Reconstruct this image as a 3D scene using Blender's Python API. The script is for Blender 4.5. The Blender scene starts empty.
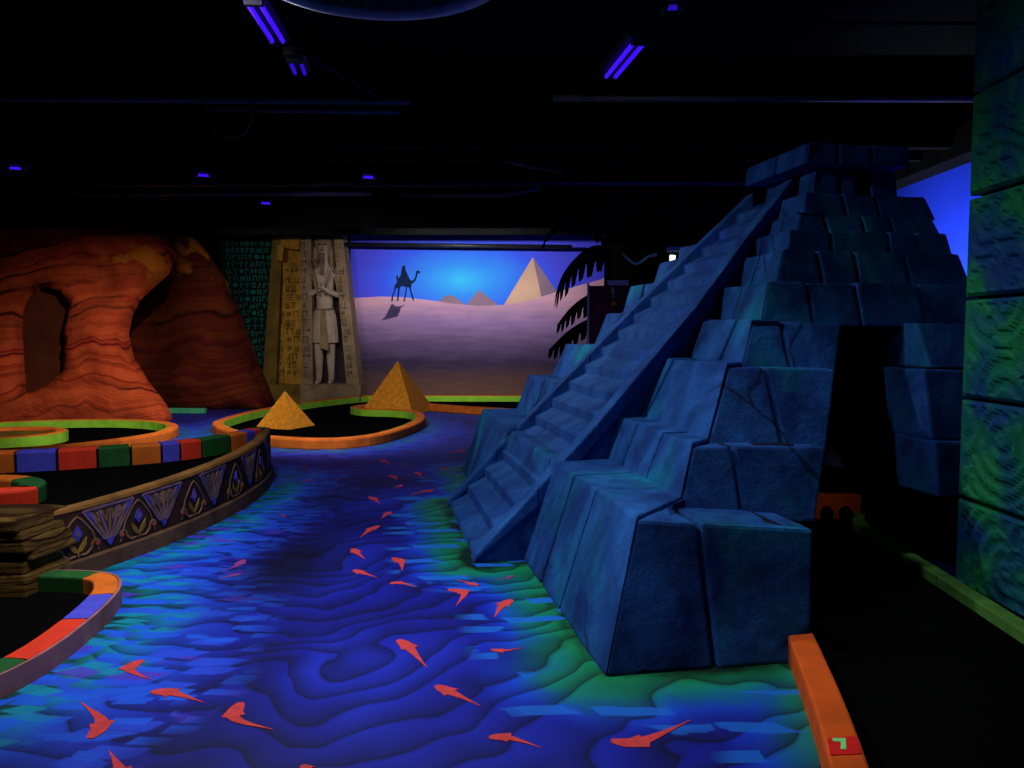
import bpy, bmesh, math, random
import numpy as np
from mathutils import Vector, noise, geometry
PI = math.pi
C = bpy.context.scene.collection
def lin(r, g, b):
    f = lambda c: (c/255/12.92) if c/255 <= .04045 else ((c/255+.055)/1.055)**2.4
    return (f(r), f(g), f(b))

# ------------------------------------------------------------------ camera, world, lights, exposure
cam = bpy.data.cameras.new('camera'); cam.sensor_width = 36; cam.lens = 36*770/1024; cam.clip_end = 100
co = bpy.data.objects.new('camera', cam); C.objects.link(co)
co.location = (0, 0, 1.6); co.rotation_euler = (PI/2-math.atan(49/770), 0, 0)
bpy.context.scene.camera = co
w = bpy.data.worlds.new('dim_hall'); bpy.context.scene.world = w; w.use_nodes = True
w.node_tree.nodes['Background'].inputs[0].default_value = (.25, .35, 1, 1)
w.node_tree.nodes['Background'].inputs[1].default_value = .004
vs = bpy.context.scene.view_settings
vs.view_transform = 'Standard'; vs.look = 'None'; vs.gamma = 1; vs.use_curve_mapping = False; vs.exposure = 0

def spot(name, loc, aim, watts, angle, blend=.8, col=(1, 1, 1), r=.04):  # unseen spots added to light the hall in place of the blacklight tubes
    l = bpy.data.lights.new(name, 'SPOT'); l.energy = watts; l.color = col
    l.spot_size = math.radians(angle); l.spot_blend = blend; l.shadow_soft_size = r
    o = bpy.data.objects.new(name, l); C.objects.link(o); o.location = loc
    o.rotation_euler = (Vector(aim)-Vector(loc)).to_track_quat('-Z', 'Y').to_euler(); return o
spot('river_spot', (-2.15, 4.9, 3.9), (-.3, 6.3, .3), 310, 140, 1, (.93, .97, 1), .15)
spot('near_spot', (-1.3, 3.62, 3.95), (-1.5, 2.9, 0), 290, 112, 1, (.97, .98, 1), .15)
spot('fill_spot', (.6, .4, 3.9), (.6, 2.6, 0), 24, 90, 1, (.9, .95, 1), .2)
spot('ledge_spot', (.5, 4.9, 4.4), (1.3, 5.2, .8), 230, 95, 1, (.8, .88, 1), .12)  # added overhead, out of frame, to brighten the ledge tops
spot('flank_spot', (-1.6, 9.35, 3.72), (1.2, 8.2, 1.5), 230, 78, 1, (.9, .95, 1), .06)  # added behind a ceiling beam to brighten the far flank
spot('tee_spot', (-4.3, 4.7, 3.95), (-3.6, 6.3, .3), 130, 100, 1, (1, 1, 1), .1)  # added out of frame to brighten the tee and its bricks
spot('rock_spot', (-3.7, 8.6, 3.6), (-7.5, 14.1, -.35), 900, 60, 1, (1, .95, .92), .06)
spot('hole_spot', (-2.6, 9.2, 3.6), (-2.8, 13.4, 0), 560, 95, 1, (1, 1, 1), .06)
spot('mural_spot', (-1.1, 13.5, 3.55), (-1.0, 19, 2.8), 1050, 84, 1, (.96, .97, 1), .06)
spot('temple_spot', (-4.6, 13.5, 3.55), (-5.3, 18.3, 2.6), 140, 70, 1, (1, .97, .93), .06)
spot('wall_wash', (4.2, 9.2, 1.0), (5.4, 9.0, 2.6), 420, 130, 1, (.75, .8, 1), .06)
spot('carving_spot', (.9, 2.6, 3.9), (2.9, 4.3, 2.5), 30, 46, 1, (.9, 1, 1), .06)
spot('tunnel_spot', (2.35, 6.0, .7), (2.95, 6.62, .05), 1.4, 80, 1, (1, .9, .8), .03)  # unseen, added behind the jamb to light the end board

# ------------------------------------------------------------------ materials
class G:
    """small node graph helper"""
    def __init__(s, name, rough=.8, spec=.2):
        s.m = bpy.data.materials.new(name); s.m.use_nodes = True
        s.t = s.m.node_tree; s.b = s.t.nodes['Principled BSDF']
        s.b.inputs['Roughness'].default_value = rough
        s.b.inputs['Specular IOR Level'].default_value = spec
    def n(s, typ, **kw):
        nd = s.t.nodes.new(typ)
        ins = kw.pop('ins', {})
        for k, v in kw.items(): setattr(nd, k, v)
        for k, v in ins.items(): s.put(nd.inputs[k], v)
        return nd
    def put(s, sock, v):
        if isinstance(v, bpy.types.NodeSocket): s.t.links.new(v, sock)
        elif isinstance(v, bpy.types.Node): s.t.links.new(v.outputs[0], sock)
        else:
            if sock.type == 'RGBA' and len(v) == 3: v = (*v, 1)
            sock.default_value = v
    def math(s, op, a, b=0.0, c=0.0):
        nd = s.n('ShaderNodeMath', operation=op)
        s.put(nd.inputs[0], a); s.put(nd.inputs[1], b); s.put(nd.inputs[2], c); return nd.outputs[0]
    def mix(s, f, a, b, blend='MIX'):
        nd = s.n('ShaderNodeMix', data_type='RGBA', blend_type=blend)
        s.put(nd.inputs[0], f); s.put(nd.inputs[6], a); s.put(nd.inputs[7], b); return nd.outputs[2]
    def noise(s, scale, vec=None, detail=3, dist=0, rough=.5):
        nd = s.n('ShaderNodeTexNoise'); nd.inputs['Scale'].default_value = scale
        nd.inputs['Detail'].default_value = detail; nd.inputs['Distortion'].default_value = dist; nd.inputs['Roughness'].default_value = rough
        if vec is not None: s.put(nd.inputs['Vector'], vec)
        return nd.outputs[0]
    def ramp(s, f, stops, interp='LINEAR'):
        nd = s.n('ShaderNodeValToRGB'); r = nd.color_ramp; r.interpolation = interp
        while len(r.elements) < len(stops): r.elements.new(1)
        for e, (p, c) in zip(r.elements, stops): e.position = p; e.color = (*c, 1) if len(c) == 3 else c
        s.put(nd.inputs[0], f); return nd.outputs[0]
    def pos(s): return s.n('ShaderNodeNewGeometry').outputs['Position']
    def scaled(s, v, sc, rot=(0, 0, 0)):
        nd = s.n('ShaderNodeMapping'); s.put(nd.inputs[0], v); nd.inputs['Scale'].default_value = sc; nd.inputs['Rotation'].default_value = rot
        return nd.outputs[0]
    def bump(s, h, strength=.3, dist=.02):
        nd = s.n('ShaderNodeBump'); nd.inputs['Strength'].default_value = strength; nd.inputs['Distance'].default_value = dist
        s.put(nd.inputs['Height'], h); s.put(s.b.inputs['Normal'], nd)
    def out(s, col): s.put(s.b.inputs['Base Color'], col); return s.m
K = lambda v: (v, v, v)

def paint(name, col, var=.25, scale=6, rough=.75, bump=.15, spec=.2):
    g = G(name, rough, spec); p = g.pos(); f = g.noise(scale, p, 4)
    a = tuple(c*(1-var) for c in col); b = tuple(min(1, c*(1+var)) for c in col)
    if bump: g.bump(g.noise(scale*8, p, 4), bump, .01)
    return g.out(g.ramp(f, [(.3, a), (.7, b)]))
def glow(name, col, s):
    g = G(name); g.b.inputs['Emission Color'].default_value = (*col, 1); g.b.inputs['Emission Strength'].default_value = s
    return g.out(col)

M = {}
M['black'] = paint('black_paint', K(.004), .3, 3, .9, 0, .05)
M['carpet'] = paint('black_carpet', K(.0035), .3, 80, 1, .3, 0)
M['pipe'] = paint('dark_pipe', (.012, .012, .02), .4, 5, .45, 0, .4)
M['pipe_pale'] = paint('dull_grey_pipe', (.07, .07, .11), .4, 5, .4, 0, .4)
M['orange'] = paint('orange_kerb_paint', lin(235, 115, 35), .22, 5)
M['deep_orange'] = paint('deep_orange_kerb_paint', lin(226, 92, 24), .2, 5)
M['red'] = paint('red_kerb_paint', lin(250, 62, 38), .12, 9)
M['green'] = paint('green_kerb_paint', lin(36, 96, 44), .2, 9)
M['dull_lime'] = paint('dull_lime_paint', lin(84, 138, 58), .35, 4)  # darker lime for the kerb below the carved wall
M['palegreen'] = paint('pale_green_paint', lin(70, 160, 110), .2, 6)
M['blue'] = paint('violet_blue_kerb_paint', lin(84, 84, 225), .15, 9)
M['lime'] = paint('lime_kerb_paint', lin(146, 205, 52), .2, 5)
M['side'] = paint('kerb_side_paint', lin(170, 112, 110), .35, 4)
M['fish'] = paint('coral_fish_paint', lin(215, 68, 70), .15, 20, .8, 0)
M['fish_dim'] = paint('violet_fish_paint', lin(140, 60, 130), .2, 20, .8, 0)
M['mark'] = paint('bright_green_mark', lin(150, 255, 150), .05, 20, .8, 0)
M['markred'] = paint('red_patch_paint', lin(235, 34, 34), .1, 20, .8, 0)

# pyramid stone: navy blue paint with teal patches, streaks and cracks
def stone_paint(name, lo, hi, teal, crack=True):
    g = G(name, .8, .15); p = g.pos()
    n1 = g.noise(2.2, p, 6, .6, .62); n2 = g.noise(1.1, p, 3, .8); st = g.noise(1.0, g.scaled(p, (6, 6, 1.2)), 5)
    c = g.ramp(n1, [(.3, lo), (.68, hi)])
    c = g.mix(g.ramp(n2, [(.53, K(0)), (.72, K(.7))]), c, teal)
    c = g.mix(g.ramp(st, [(.36, K(.42)), (.6, K(0))]), c, tuple(x*.45 for x in lo))
    h = g.noise(14, p, 8, .3, .7)
    if crack:
        vo = g.n('ShaderNodeTexVoronoi', feature='DISTANCE_TO_EDGE'); vo.inputs['Scale'].default_value = 1.0
        pv = g.n('ShaderNodeVectorMath', operation='ADD'); g.put(pv.inputs[0], p); nz = g.n('ShaderNodeTexNoise'); nz.inputs['Scale'].default_value = 3; g.put(nz.inputs['Vector'], p)
        sv = g.n('ShaderNodeVectorMath', operation='SCALE'); g.put(sv.inputs[0], nz.outputs['Color']); sv.inputs['Scale'].default_value = .16; g.put(pv.inputs[1], sv.outputs[0]); g.put(vo.inputs['Vector'], pv.outputs[0])
        on = g.ramp(g.noise(.8, p, 1), [(.5, K(0)), (.56, K(1))])
        c = g.mix(g.math('MULTIPLY', on, g.ramp(vo.outputs['Distance'], [(.0, K(.8)), (.008, K(.4)), (.013, K(0))])), c, (.002, .004, .015))
    g.bump(h, .55, .03)
    return g.out(c)
M['stone'] = stone_paint('blue_painted_stone', lin(8, 36, 106), lin(40, 104, 186), lin(8, 146, 172))
M['stair'] = stone_paint('blue_painted_steps', lin(18, 58, 132), lin(46, 106, 185), lin(40, 80, 190), False)
M['core'] = paint('dark_joint', lin(8, 14, 40), .2, 5)

# orange sandstone with wavy strata
def strata(name, cols, sc=1.0, dark=(.02, .004, .003)):
    g = G(name, .9, .1); p = g.pos()
    wv = g.noise(.5, p, 3, .5)
    z = g.n('ShaderNodeSeparateXYZ'); g.put(z.inputs[0], p)
    x = g.math('MULTIPLY_ADD', z.outputs[0], -.10, g.math('MULTIPLY_ADD', wv, 1.1, z.outputs[2]))
    v = g.n('ShaderNodeCombineXYZ'); g.put(v.inputs[2], x)
    f = g.noise(2.3*sc, v.outputs[0], 5, 0, .65)
    c = g.ramp(f, cols)
    c = g.mix(g.ramp(g.noise(1.3, p, 6, .5), [(.35, K(.55)), (.6, K(0))]), c, tuple(q*.4 for q in cols[0][1]))
    # dark seams follow the beds, ochre patches near the crest
    sm = g.noise(5.5*sc, v.outputs[0], 2, 0)
    c = g.mix(g.math('MULTIPLY', g.ramp(sm, [(.38, K(1)), (.46, K(0))]), g.ramp(g.noise(.9, p, 3), [(.36, K(0)), (.55, K(.9))])), c, dark)
    hi = g.ramp(g.math('DIVIDE', z.outputs[2], 4), [(.60, K(0)), (.70, K(1))]); rt = g.ramp(g.math('MULTIPLY_ADD', z.outputs[0], .1, 1), [(.25, K(0)), (.29, K(1))])
    c = g.mix(g.math('MULTIPLY', g.math('MULTIPLY', hi, rt), g.ramp(g.noise(1.5, p, 4), [(.53, K(0)), (.60, K(.9))])), c, lin(214, 120, 24))
    g.bump(g.math('ADD', g.noise(5, p, 8, .4, .65), f), .7, .06)
    return g.out(c)
M['rock'] = strata('orange_sandstone', [(.30, lin(104, 20, 18)), (.42, lin(180, 58, 28)), (.5, lin(224, 92, 44)), (.57, lin(206, 66, 36)), (.62, lin(112, 26, 30)), (.7, lin(190, 70, 40))], 1.35)
M['rock_back'] = strata('brown_sandstone', [(.30, lin(60, 14, 12)), (.45, lin(120, 50, 18)), (.55, lin(96, 22, 20)), (.7, lin(130, 66, 24))], .8)
M['rock_gold'] = paint('ochre_boulder', lin(206, 120, 26), .5, 2.5, .9, .5)
M['cave'] = paint('cave_brown_paint', lin(88, 38, 14), .25, 1.5, .9, .3)  # plain brown for the back of the window hole
M['slabrock'] = strata('brown_slab_stone', [(.3, lin(66, 44, 22)), (.5, lin(124, 92, 44)), (.7, lin(88, 62, 34))], 4)
M['gold'] = paint('gold_temple_paint', lin(166, 118, 38), .45, 3, .8, .5)
M['golddark'] = paint('dark_gold_paint', lin(110, 84, 26), .4, 3, .8, .5)
M['sand'] = paint('grey_gold_paint', lin(140, 114, 84), .3, 3, .85, .4)
M['sanddark'] = paint('dull_gold_glyph_paint', lin(104, 86, 68), .3, 3)
M['niche'] = paint('niche_paint', lin(70, 50, 58), .3, 2, .9, .3)
M['statue'] = paint('statue_paint', lin(176, 150, 128), .22, 4, .8, .35)
M['minip'] = paint('ochre_pyramid_paint', lin(240, 146, 36), .26, 18, .8, .5)
M['hier_bg'] = paint('black_green_panel', lin(8, 22, 20), .3, 3)
M['hier'] = paint('green_glyph_paint', lin(28, 112, 92), .5, 1.2, .8, .1)
M['relief'] = None
def relief_mat():
    g = G('green_blue_carving_paint', .7, .2); p = g.pos()
    c = g.ramp(g.noise(1.9, p, 4, .6), [(.36, lin(14, 60, 120)), (.47, lin(10, 92, 100)), (.58, lin(22, 124, 72))])
    g.bump(g.noise(20, p, 5), .4, .02); return g.out(c)
M['relief'] = relief_mat()
M['wallblue'] = paint('blue_wall_paint', lin(34, 70, 250), .12, .8, .9, 0)
M['brown'] = paint('brown_frieze_paint', lin(104, 72, 54), .35, 5, .85, .4)
M['lip'] = paint('tan_lip_paint', lin(128, 86, 42), .35, 5, .85, .4)
M['friezedark'] = paint('dark_frieze_paint', lin(66, 40, 30), .3, 6, .85, .3)
M['motif_tan'] = paint('tan_motif_paint', lin(158, 112, 82), .3, 12)
M['motif_violet'] = paint('violet_motif_paint', lin(140, 106, 128), .3, 12)
M['motif_blue'] = paint('blue_motif_paint', lin(84, 78, 190), .3, 12)
M['motif_ochre'] = paint('ochre_motif_paint', lin(160, 118, 44), .3, 12)
M['motif_base'] = paint('brown_motif_base', lin(96, 66, 58), .3, 12)
M['motif_red'] = paint('red_motif_paint', lin(204, 84, 50), .3, 12)
M['postp'] = paint('violet_grey_post', lin(86, 86, 130), .2, 6)
M['palm'] = paint('black_palm_paint', (.004, .004, .008), .3, 6, .9, 0, .05)
M['kiosk'] = paint('dark_red_paint', lin(82, 32, 40), .35, 4)
M['pale'] = paint('pale_grey_paint', lin(150, 150, 165), .2, 5)
M['cord'] = paint('pale_green_cloth', lin(190, 235, 185), .2, 5)
M['tube'] = glow('violet_tube_glow', lin(70, 20, 255), .85)
M['tubedim'] = glow('dim_violet_tube', lin(60, 20, 230), .5)
M['lampw'] = glow('white_lamp_glow', (.75, 1, .92), 1.6)
M['fixture'] = paint('fixture_metal', (.010, .008, .02), .3, 5, .5, 0)
M['duct'] = paint('duct_metal', (.5, .48, .6), .3, 3, .5, 0)

# ------------------------------------------------------------------ object helpers
BASE = {}
def thing(name, label, cat, loc=(0, 0, 0), group=None):
    o = bpy.data.objects.new(name, None); C.objects.link(o); o.location = loc
    o['label'] = label; o['category'] = cat
    if group: o['group'] = group
    o.empty_display_size = .1; BASE[o] = Vector(loc); return o
def tag(o, label, cat, group=None):
    o['label'] = label; o['category'] = cat
    if group: o['group'] = group
    return o
def struct(o): o['kind'] = 'structure'; return o
def obj(name, geo, mat, parent=None, smooth=False, at=None):
    """geo: bmesh or (verts, faces) in world space -> one mesh object under its parent"""
    base = BASE.get(parent, Vector((0, 0, 0))) if parent else (Vector(at) if at is not None else Vector((0, 0, 0)))
    me = bpy.data.meshes.new(name)
    if isinstance(geo, tuple):
        me.from_pydata([tuple(v) for v in geo[0]], [], geo[1])
        bm = bmesh.new(); bm.from_mesh(me); bmesh.ops.recalc_face_normals(bm, faces=bm.faces); bm.to_mesh(me); bm.free()
    else:
        geo.to_mesh(me); geo.free()
    if base.length: me.transform(__import__('mathutils').Matrix.Translation(-base))
    for m in (mat if isinstance(mat, list) else [mat]): me.materials.append(m)
    if smooth:
        for p in me.polygons: p.use_smooth = True
    o = bpy.data.objects.new(name, me); C.objects.link(o)
    if parent: o.parent = parent; BASE[o] = base
    elif at is not None: o.location = at; BASE[o] = base
    return o
def box(bm, x0, x1, y0, y1, z0, z1):
    vs = [bm.verts.new(p) for p in [(x0,y0,z0),(x1,y0,z0),(x1,y1,z0),(x0,y1,z0),(x0,y0,z1),(x1,y0,z1),(x1,y1,z1),(x0,y1,z1)]]
    for f in [(0,3,2,1),(4,5,6,7),(0,1,5,4),(1,2,6,5),(2,3,7,6),(3,0,4,7)]: bm.faces.new([vs[i] for i in f])
def boxm(*a):
    bm = bmesh.new(); box(bm, *a); return bm
def hexa(bm, p):
    """8 corners: bottom 4 (ring), top 4"""
    vs = [bm.verts.new(q) for q in p]
    for f in [(0,3,2,1),(4,5,6,7),(0,1,5,4),(1,2,6,5),(2,3,7,6),(3,0,4,7)]: bm.faces.new([vs[i] for i in f])
def worn(p, seed, bev=.018, cut=.09, amp=.008, freq=5):
    """a worn stone: hexahedron, bevelled, subdivided, roughened"""
    bm = bmesh.new(); hexa(bm, p); bmesh.ops.recalc_face_normals(bm, faces=bm.faces)
    bmesh.ops.bevel(bm, geom=bm.edges[:], offset=bev, segments=2, affect='EDGES', profile=.6)
    for k in range(4):
        es = [e for e in bm.edges if e.calc_length() > cut*1.6]
        if not es: break
        bmesh.ops.subdivide_edges(bm, edges=es, cuts=1, use_grid_fill=True)
    bm.normal_update(); s = Vector((seed*3.7, seed*1.3, seed*.7))
    for v in bm.verts:
        n = noise.noise(v.co*freq+s)*.7+noise.noise(v.co*freq*3+s)*.3
        v.co += v.normal*n*amp
    bmesh.ops.triangulate(bm, faces=[f for f in bm.faces if len(f.verts) > 4])
    return bm
def tube(bm, pts, r, seg=8, r1=None):
    pts = [Vector(p) for p in pts]; rings = []
    for i, p in enumerate(pts):
        d = (pts[min(i+1, len(pts)-1)]-pts[max(i-1, 0)]).normalized()
        a = d.orthogonal().normalized() if abs(d.z) > .95 else d.cross(Vector((0, 0, 1))).normalized()
        b = d.cross(a)
        rr = r if r1 is None else r+(r1-r)*i/(len(pts)-1)
        rings.append([bm.verts.new(p+a*rr*math.cos(2*PI*k/seg)+b*rr*math.sin(2*PI*k/seg)) for k in range(seg)])
    for A, B in zip(rings, rings[1:]):
        for k in range(seg): bm.faces.new([A[k], A[(k+1) % seg], B[(k+1) % seg], B[k]])
    bm.faces.new(rings[0][::-1]); bm.faces.new(rings[-1])
def tubem(pts, r, seg=8, r1=None):
    bm = bmesh.new(); tube(bm, pts, r, seg, r1); return bm
def spline(P, step=.1, closed=False):
    P = [Vector((*p, 0)) if len(p) == 2 else Vector(p) for p in P]; n = len(P); out = []
    for i in range(n if closed else n-1):
        if closed: a, b, c, d = P[i-1], P[i], P[(i+1) % n], P[(i+2) % n]
        else: a, b, c, d = P[max(i-1, 0)], P[i], P[i+1], P[min(i+2, n-1)]
        k = max(2, int((c-b).length/step))
        for j in range(k):
            t = j/k
            out.append(.5*((2*b)+(c-a)*t+(2*a-5*b+4*c-d)*t*t+(3*b-a-3*c+d)*t**3))
    if not closed: out.append(P[-1].copy())
    return out
def arclen(p):
    L = [0.0]
    for a, b in zip(p, p[1:]): L.append(L[-1]+(b-a).length)
    return L
def along(p, L, s):
    s = min(max(s, 0), L[-1])
    for i in range(len(L)-1):
        if L[i+1] >= s:
            f = (s-L[i])/max(1e-9, L[i+1]-L[i]); q = p[i].lerp(p[i+1], f)
            d = (p[min(i+2, len(p)-1)]-p[max(i-1, 0)]).normalized(); return q, d
    return p[-1], (p[-1]-p[-2]).normalized()
def sweep(path, prof, closed=False):
    """path of points; prof = ring of (side, z): side>0 is to the left of the direction of travel"""
    bm = bmesh.new(); rings = []; n = len(path)
    for i, p in enumerate(path):
        a = path[i-1] if (closed or i) else p; b = path[(i+1) % n] if (closed or i < n-1) else p
        d = (b-a); d.z = 0; d.normalize(); nrm = Vector((-d.y, d.x, 0))
        rings.append([bm.verts.new(p+nrm*s+Vector((0, 0, z))) for s, z in prof])
    m = len(prof)
    for i in range(n if closed else n-1):
        A, B = rings[i], rings[(i+1) % n]
        for k in range(m): bm.faces.new([A[k], A[(k+1) % m], B[(k+1) % m], B[k]])
    if not closed: bm.faces.new(rings[0][::-1]); bm.faces.new(rings[-1])
    bmesh.ops.recalc_face_normals(bm, faces=bm.faces); return bm
def rrect(s0, s1, z0, z1, r=.02):
    return [(s0, z0), (s1, z0), (s1, z1-r), (s1-r*.3*(1 if s1 > s0 else -1), z1-r*.3), (s1-r*(1 if s1 > s0 else -1), z1), (s0+r*(1 if s1 > s0 else -1), z1), (s0+r*.3*(1 if s1 > s0 else -1), z1-r*.3), (s0, z1-r)]
def flat(poly, z0, z1):
    """thin slab from a 2D outline on the ground"""
    n = len(poly); bm = bmesh.new()
    tris = geometry.tessellate_polygon([[Vector((p[0], p[1], 0)) for p in poly]])
    b = [bm.verts.new((p[0], p[1], z0)) for p in poly]; t = [bm.verts.new((p[0], p[1], z1)) for p in poly]
    for q in tris: bm.faces.new([t[i] for i in q]); bm.faces.new([b[i] for i in q][::-1])
    for i in range(n): bm.faces.new([b[i], b[(i+1) % n], t[(i+1) % n], t[i]])
    bmesh.ops.recalc_face_normals(bm, faces=bm.faces); return bm
def plate(poly, y, th=.006):
    """thin slab from an (x, z) outline, its back on the plane y, facing -y"""
    n = len(poly); bm = bmesh.new()
    tris = geometry.tessellate_polygon([[Vector((p[0], p[1], 0)) for p in poly]])
    b = [bm.verts.new((p[0], y, p[1])) for p in poly]; t = [bm.verts.new((p[0], y-th, p[1])) for p in poly]
    for q in tris: bm.faces.new([t[i] for i in q]); bm.faces.new([b[i] for i in q])
    for i in range(n): bm.faces.new([b[i], b[(i+1) % n], t[(i+1) % n], t[i]])
    bmesh.ops.recalc_face_normals(bm, faces=bm.faces); return bm
def inside(p, poly):
    c = False; n = len(poly)
    for i in range(n):
        x0, y0 = poly[i][:2]; x1, y1 = poly[(i+1) % n][:2]
        if (y0 > p[1]) != (y1 > p[1]) and p[0] < (x1-x0)*(p[1]-y0)/(y1-y0)+x0: c = not c
    return c
def dense(poly, step):
    out = []
    for a, b in zip(poly, poly[1:]+poly[:1]):
        k = max(1, int(math.dist(a, b)/step))
        out += [(a[0]+(b[0]-a[0])*j/k, a[1]+(b[1]-a[1])*j/k) for j in range(k)]
    return out
def rockface(outline, holes, y, depth, step, disp, edge=.05):
    """a rough rock slab: (x, z) outline with holes, front relief disp(x, z, distance to the edge), real thickness"""
    loops = [dense(outline, step)]+[dense(h, step) for h in holes]
    jit = lambda p: (p[0]+noise.noise(Vector((p[0]*2.3, p[1]*2.3, 7)))*edge, p[1]+noise.noise(Vector((p[0]*2.3, p[1]*2.3, 31)))*edge)
    loops = [[jit(p) for p in l] for l in loops]
    pts = []; edges = []
    for l in loops:
        s = len(pts); pts += l; edges += [(s+i, s+(i+1) % len(l)) for i in range(len(l))]
    nb = len(pts); B = np.array(pts)
    x0, x1 = B[:, 0].min(), B[:, 0].max(); z0, z1 = B[:, 1].min(), B[:, 1].max()
    rnd = random.Random(3); xx = x0
    while xx < x1:
        zz = z0
        while zz < z1:
            p = (xx+rnd.uniform(-.3, .3)*step, zz+rnd.uniform(-.3, .3)*step)
            if inside(p, loops[0]) and not any(inside(p, h) for h in loops[1:]) and (np.hypot(B[:, 0]-p[0], B[:, 1]-p[1]).min() > step*.55): pts.append(p)
            zz += step
        xx += step
    V, E, F, _, _, _ = geometry.delaunay_2d_cdt([Vector(p) for p in pts], edges, [], 0, 1e-5)
    bm = bmesh.new(); fr = []
    for v in V:
        d = np.hypot(B[:, 0]-v.x, B[:, 1]-v.y).min(); fr.append(bm.verts.new((v.x, y-disp(v.x, v.y, d), v.y)))
    for f in F:
        c = sum((V[i] for i in f), Vector((0, 0)))/len(f)
        if inside(c, loops[0]) and not any(inside(c, h) for h in loops[1:]): bm.faces.new([fr[i] for i in f])
    lone = [v for v in bm.verts if not v.link_faces]; bmesh.ops.delete(bm, geom=lone, context='VERTS')
    bd = [e for e in bm.edges if e.is_boundary]
    r = bmesh.ops.extrude_edge_only(bm, edges=bd)
    for v in [g for g in r['geom'] if isinstance(g, bmesh.types.BMVert)]: v.co.y = y+depth
    bmesh.ops.recalc_face_normals(bm, faces=bm.faces)
    # normals must look at -y
    big = max(bm.faces, key=lambda f: abs(f.normal.y)*f.calc_area())
    if big.normal.y > 0: bmesh.ops.reverse_faces(bm, faces=bm.faces)
    return bm

# ------------------------------------------------------------------ plan of the hall (metres)
AN = math.radians(10.4); CX, CY = .435, 3.505            # near corner of the step pyramid and its turn
U = Vector((math.cos(AN), math.sin(AN), 0)); V = Vector((-math.sin(AN), math.cos(AN), 0)); O = Vector((CX, CY, 0))
def W(u, v, z): return O+U*u+V*v+Vector((0, 0, z))
FRIEZE = [(-3.25, 4.62), (-2.96, 4.86), (-2.80, 5.28), (-2.67, 5.73), (-2.57, 6.24), (-2.51, 6.85), (-2.51, 7.4), (-2.57, 7.98), (-2.72, 8.62)]
BRICKS = [(-5.6, 6.42), (-4.9, 6.55), (-4.46, 6.65), (-4.13, 6.75), (-3.71, 6.95), (-3.30, 7.20), (-3.04, 7.50), (-2.86, 7.9), (-2.76, 8.3), (-2.72, 8.52)]
NEARK = [(-3.3, 4.84), (-2.95, 4.83), (-2.64, 4.80), (-2.46, 4.71), (-2.34, 4.53), (-2.27, 4.30), (-2.22, 3.97), (-2.20, 3.6), (-2.25, 3.3), (-2.4, 2.9), (-2.7, 2.4)]
RING = [(-3.6, 18.4), (-4.3, 17.2), (-4.95, 15.3), (-5.08, 13.2), (-4.72, 12.2), (-4.15, 11.45), (-3.46, 10.92), (-2.68, 10.68), (-2.05, 11.02), (-1.68, 12.0), (-1.52, 13.3), (-1.72, 14.5), (-2.25, 15.02), (-2.85, 15.2), (-3.12, 15.7), (-2.8, 16.3), (-2.2, 16.5), (-1.65, 16.1), (-.84, 15.5), (.15, 14.95), (1.0, 14.6)]
RINGW = [(-9.2, 10.0), (-8.2, 9.6), (-7.0, 9.55), (-6.2, 9.85), (-5.55, 10.5), (-5.2, 11.5), (-5.45, 12.5), (-6.1, 13.1), (-7.0, 13.35), (-8.0, 13.2), (-9.0, 12.7)]
LANEL = [(1.56, 3.98), (1.50, 3.74), (1.44, 3.45), (1.36, 3.08), (1.28, 2.75), (1.2, 2.45), (1.08, 2.0), (.95, 1.5)]
LANER = [(3.02, 6.5), (2.88, 6.15), (2.83, 5.56), (2.80, 4.99), (2.77, 4.49), (2.74, 4.0), (2.70, 3.4), (2.66, 2.4)]

# ------------------------------------------------------------------ floor with the painted river
def seg_dist(P, path, closed=False):
    path = np.array([(p[0], p[1]) for p in path]); D = np.full(len(P), 1e9)
    q = list(zip(path, path[1:]))+([(path[-1], path[0])] if closed else [])
    for a, b in q:
        ab = b-a; t = np.clip(((P-a)@ab)/(ab@ab+1e-12), 0, 1); D = np.minimum(D, np.hypot(*(P-a-t[:, None]*ab).T))
    return D
xs = np.arange(-10, 5.41, .07); ys = np.arange(-2, 19.11, .07)
gx, gy = np.meshgrid(xs, ys); Pg = np.stack([gx.ravel(), gy.ravel()], 1)
pyr_base = [W(0, 0, 0), W(0, 1.86, 0), W(-.38, 1.88, 0), W(-.38, 3.88, 0), W(0, 3.9, 0), W(0, 5.7, 0), W(2, 6.2, 0)]
dR = np.minimum(seg_dist(Pg, [W(1.2, 0, 0)]+pyr_base), seg_dist(Pg, LANEL)*1.15)
dL = np.minimum.reduce([seg_dist(Pg, spline(FRIEZE)), seg_dist(Pg, spline(NEARK)), seg_dist(Pg, spline(RING))*1.25, seg_dist(Pg, spline(RINGW))*1.25])
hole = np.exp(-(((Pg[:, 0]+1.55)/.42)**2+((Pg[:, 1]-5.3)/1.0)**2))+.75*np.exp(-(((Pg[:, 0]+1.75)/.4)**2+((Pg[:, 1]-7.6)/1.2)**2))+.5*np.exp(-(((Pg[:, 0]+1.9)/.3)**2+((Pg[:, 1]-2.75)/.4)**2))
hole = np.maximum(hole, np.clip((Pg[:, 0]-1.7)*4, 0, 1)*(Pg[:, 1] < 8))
nx, ny = len(xs), len(ys)
idx = np.arange(nx*ny).reshape(ny, nx)
Fq = np.stack([idx[:-1, :-1], idx[:-1, 1:], idx[1:, 1:], idx[1:, :-1]], -1).reshape(-1, 4)
me = bpy.data.meshes.new('floor'); me.from_pydata(np.c_[Pg, np.zeros(len(Pg))].tolist(), [], Fq.tolist())
for nm, arr in (('bank_right', dR), ('bank_left', dL), ('deep', hole)):
    a = me.attributes.new(nm, 'FLOAT', 'POINT'); a.data.foreach_set('value', arr.astype(np.float32))
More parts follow.
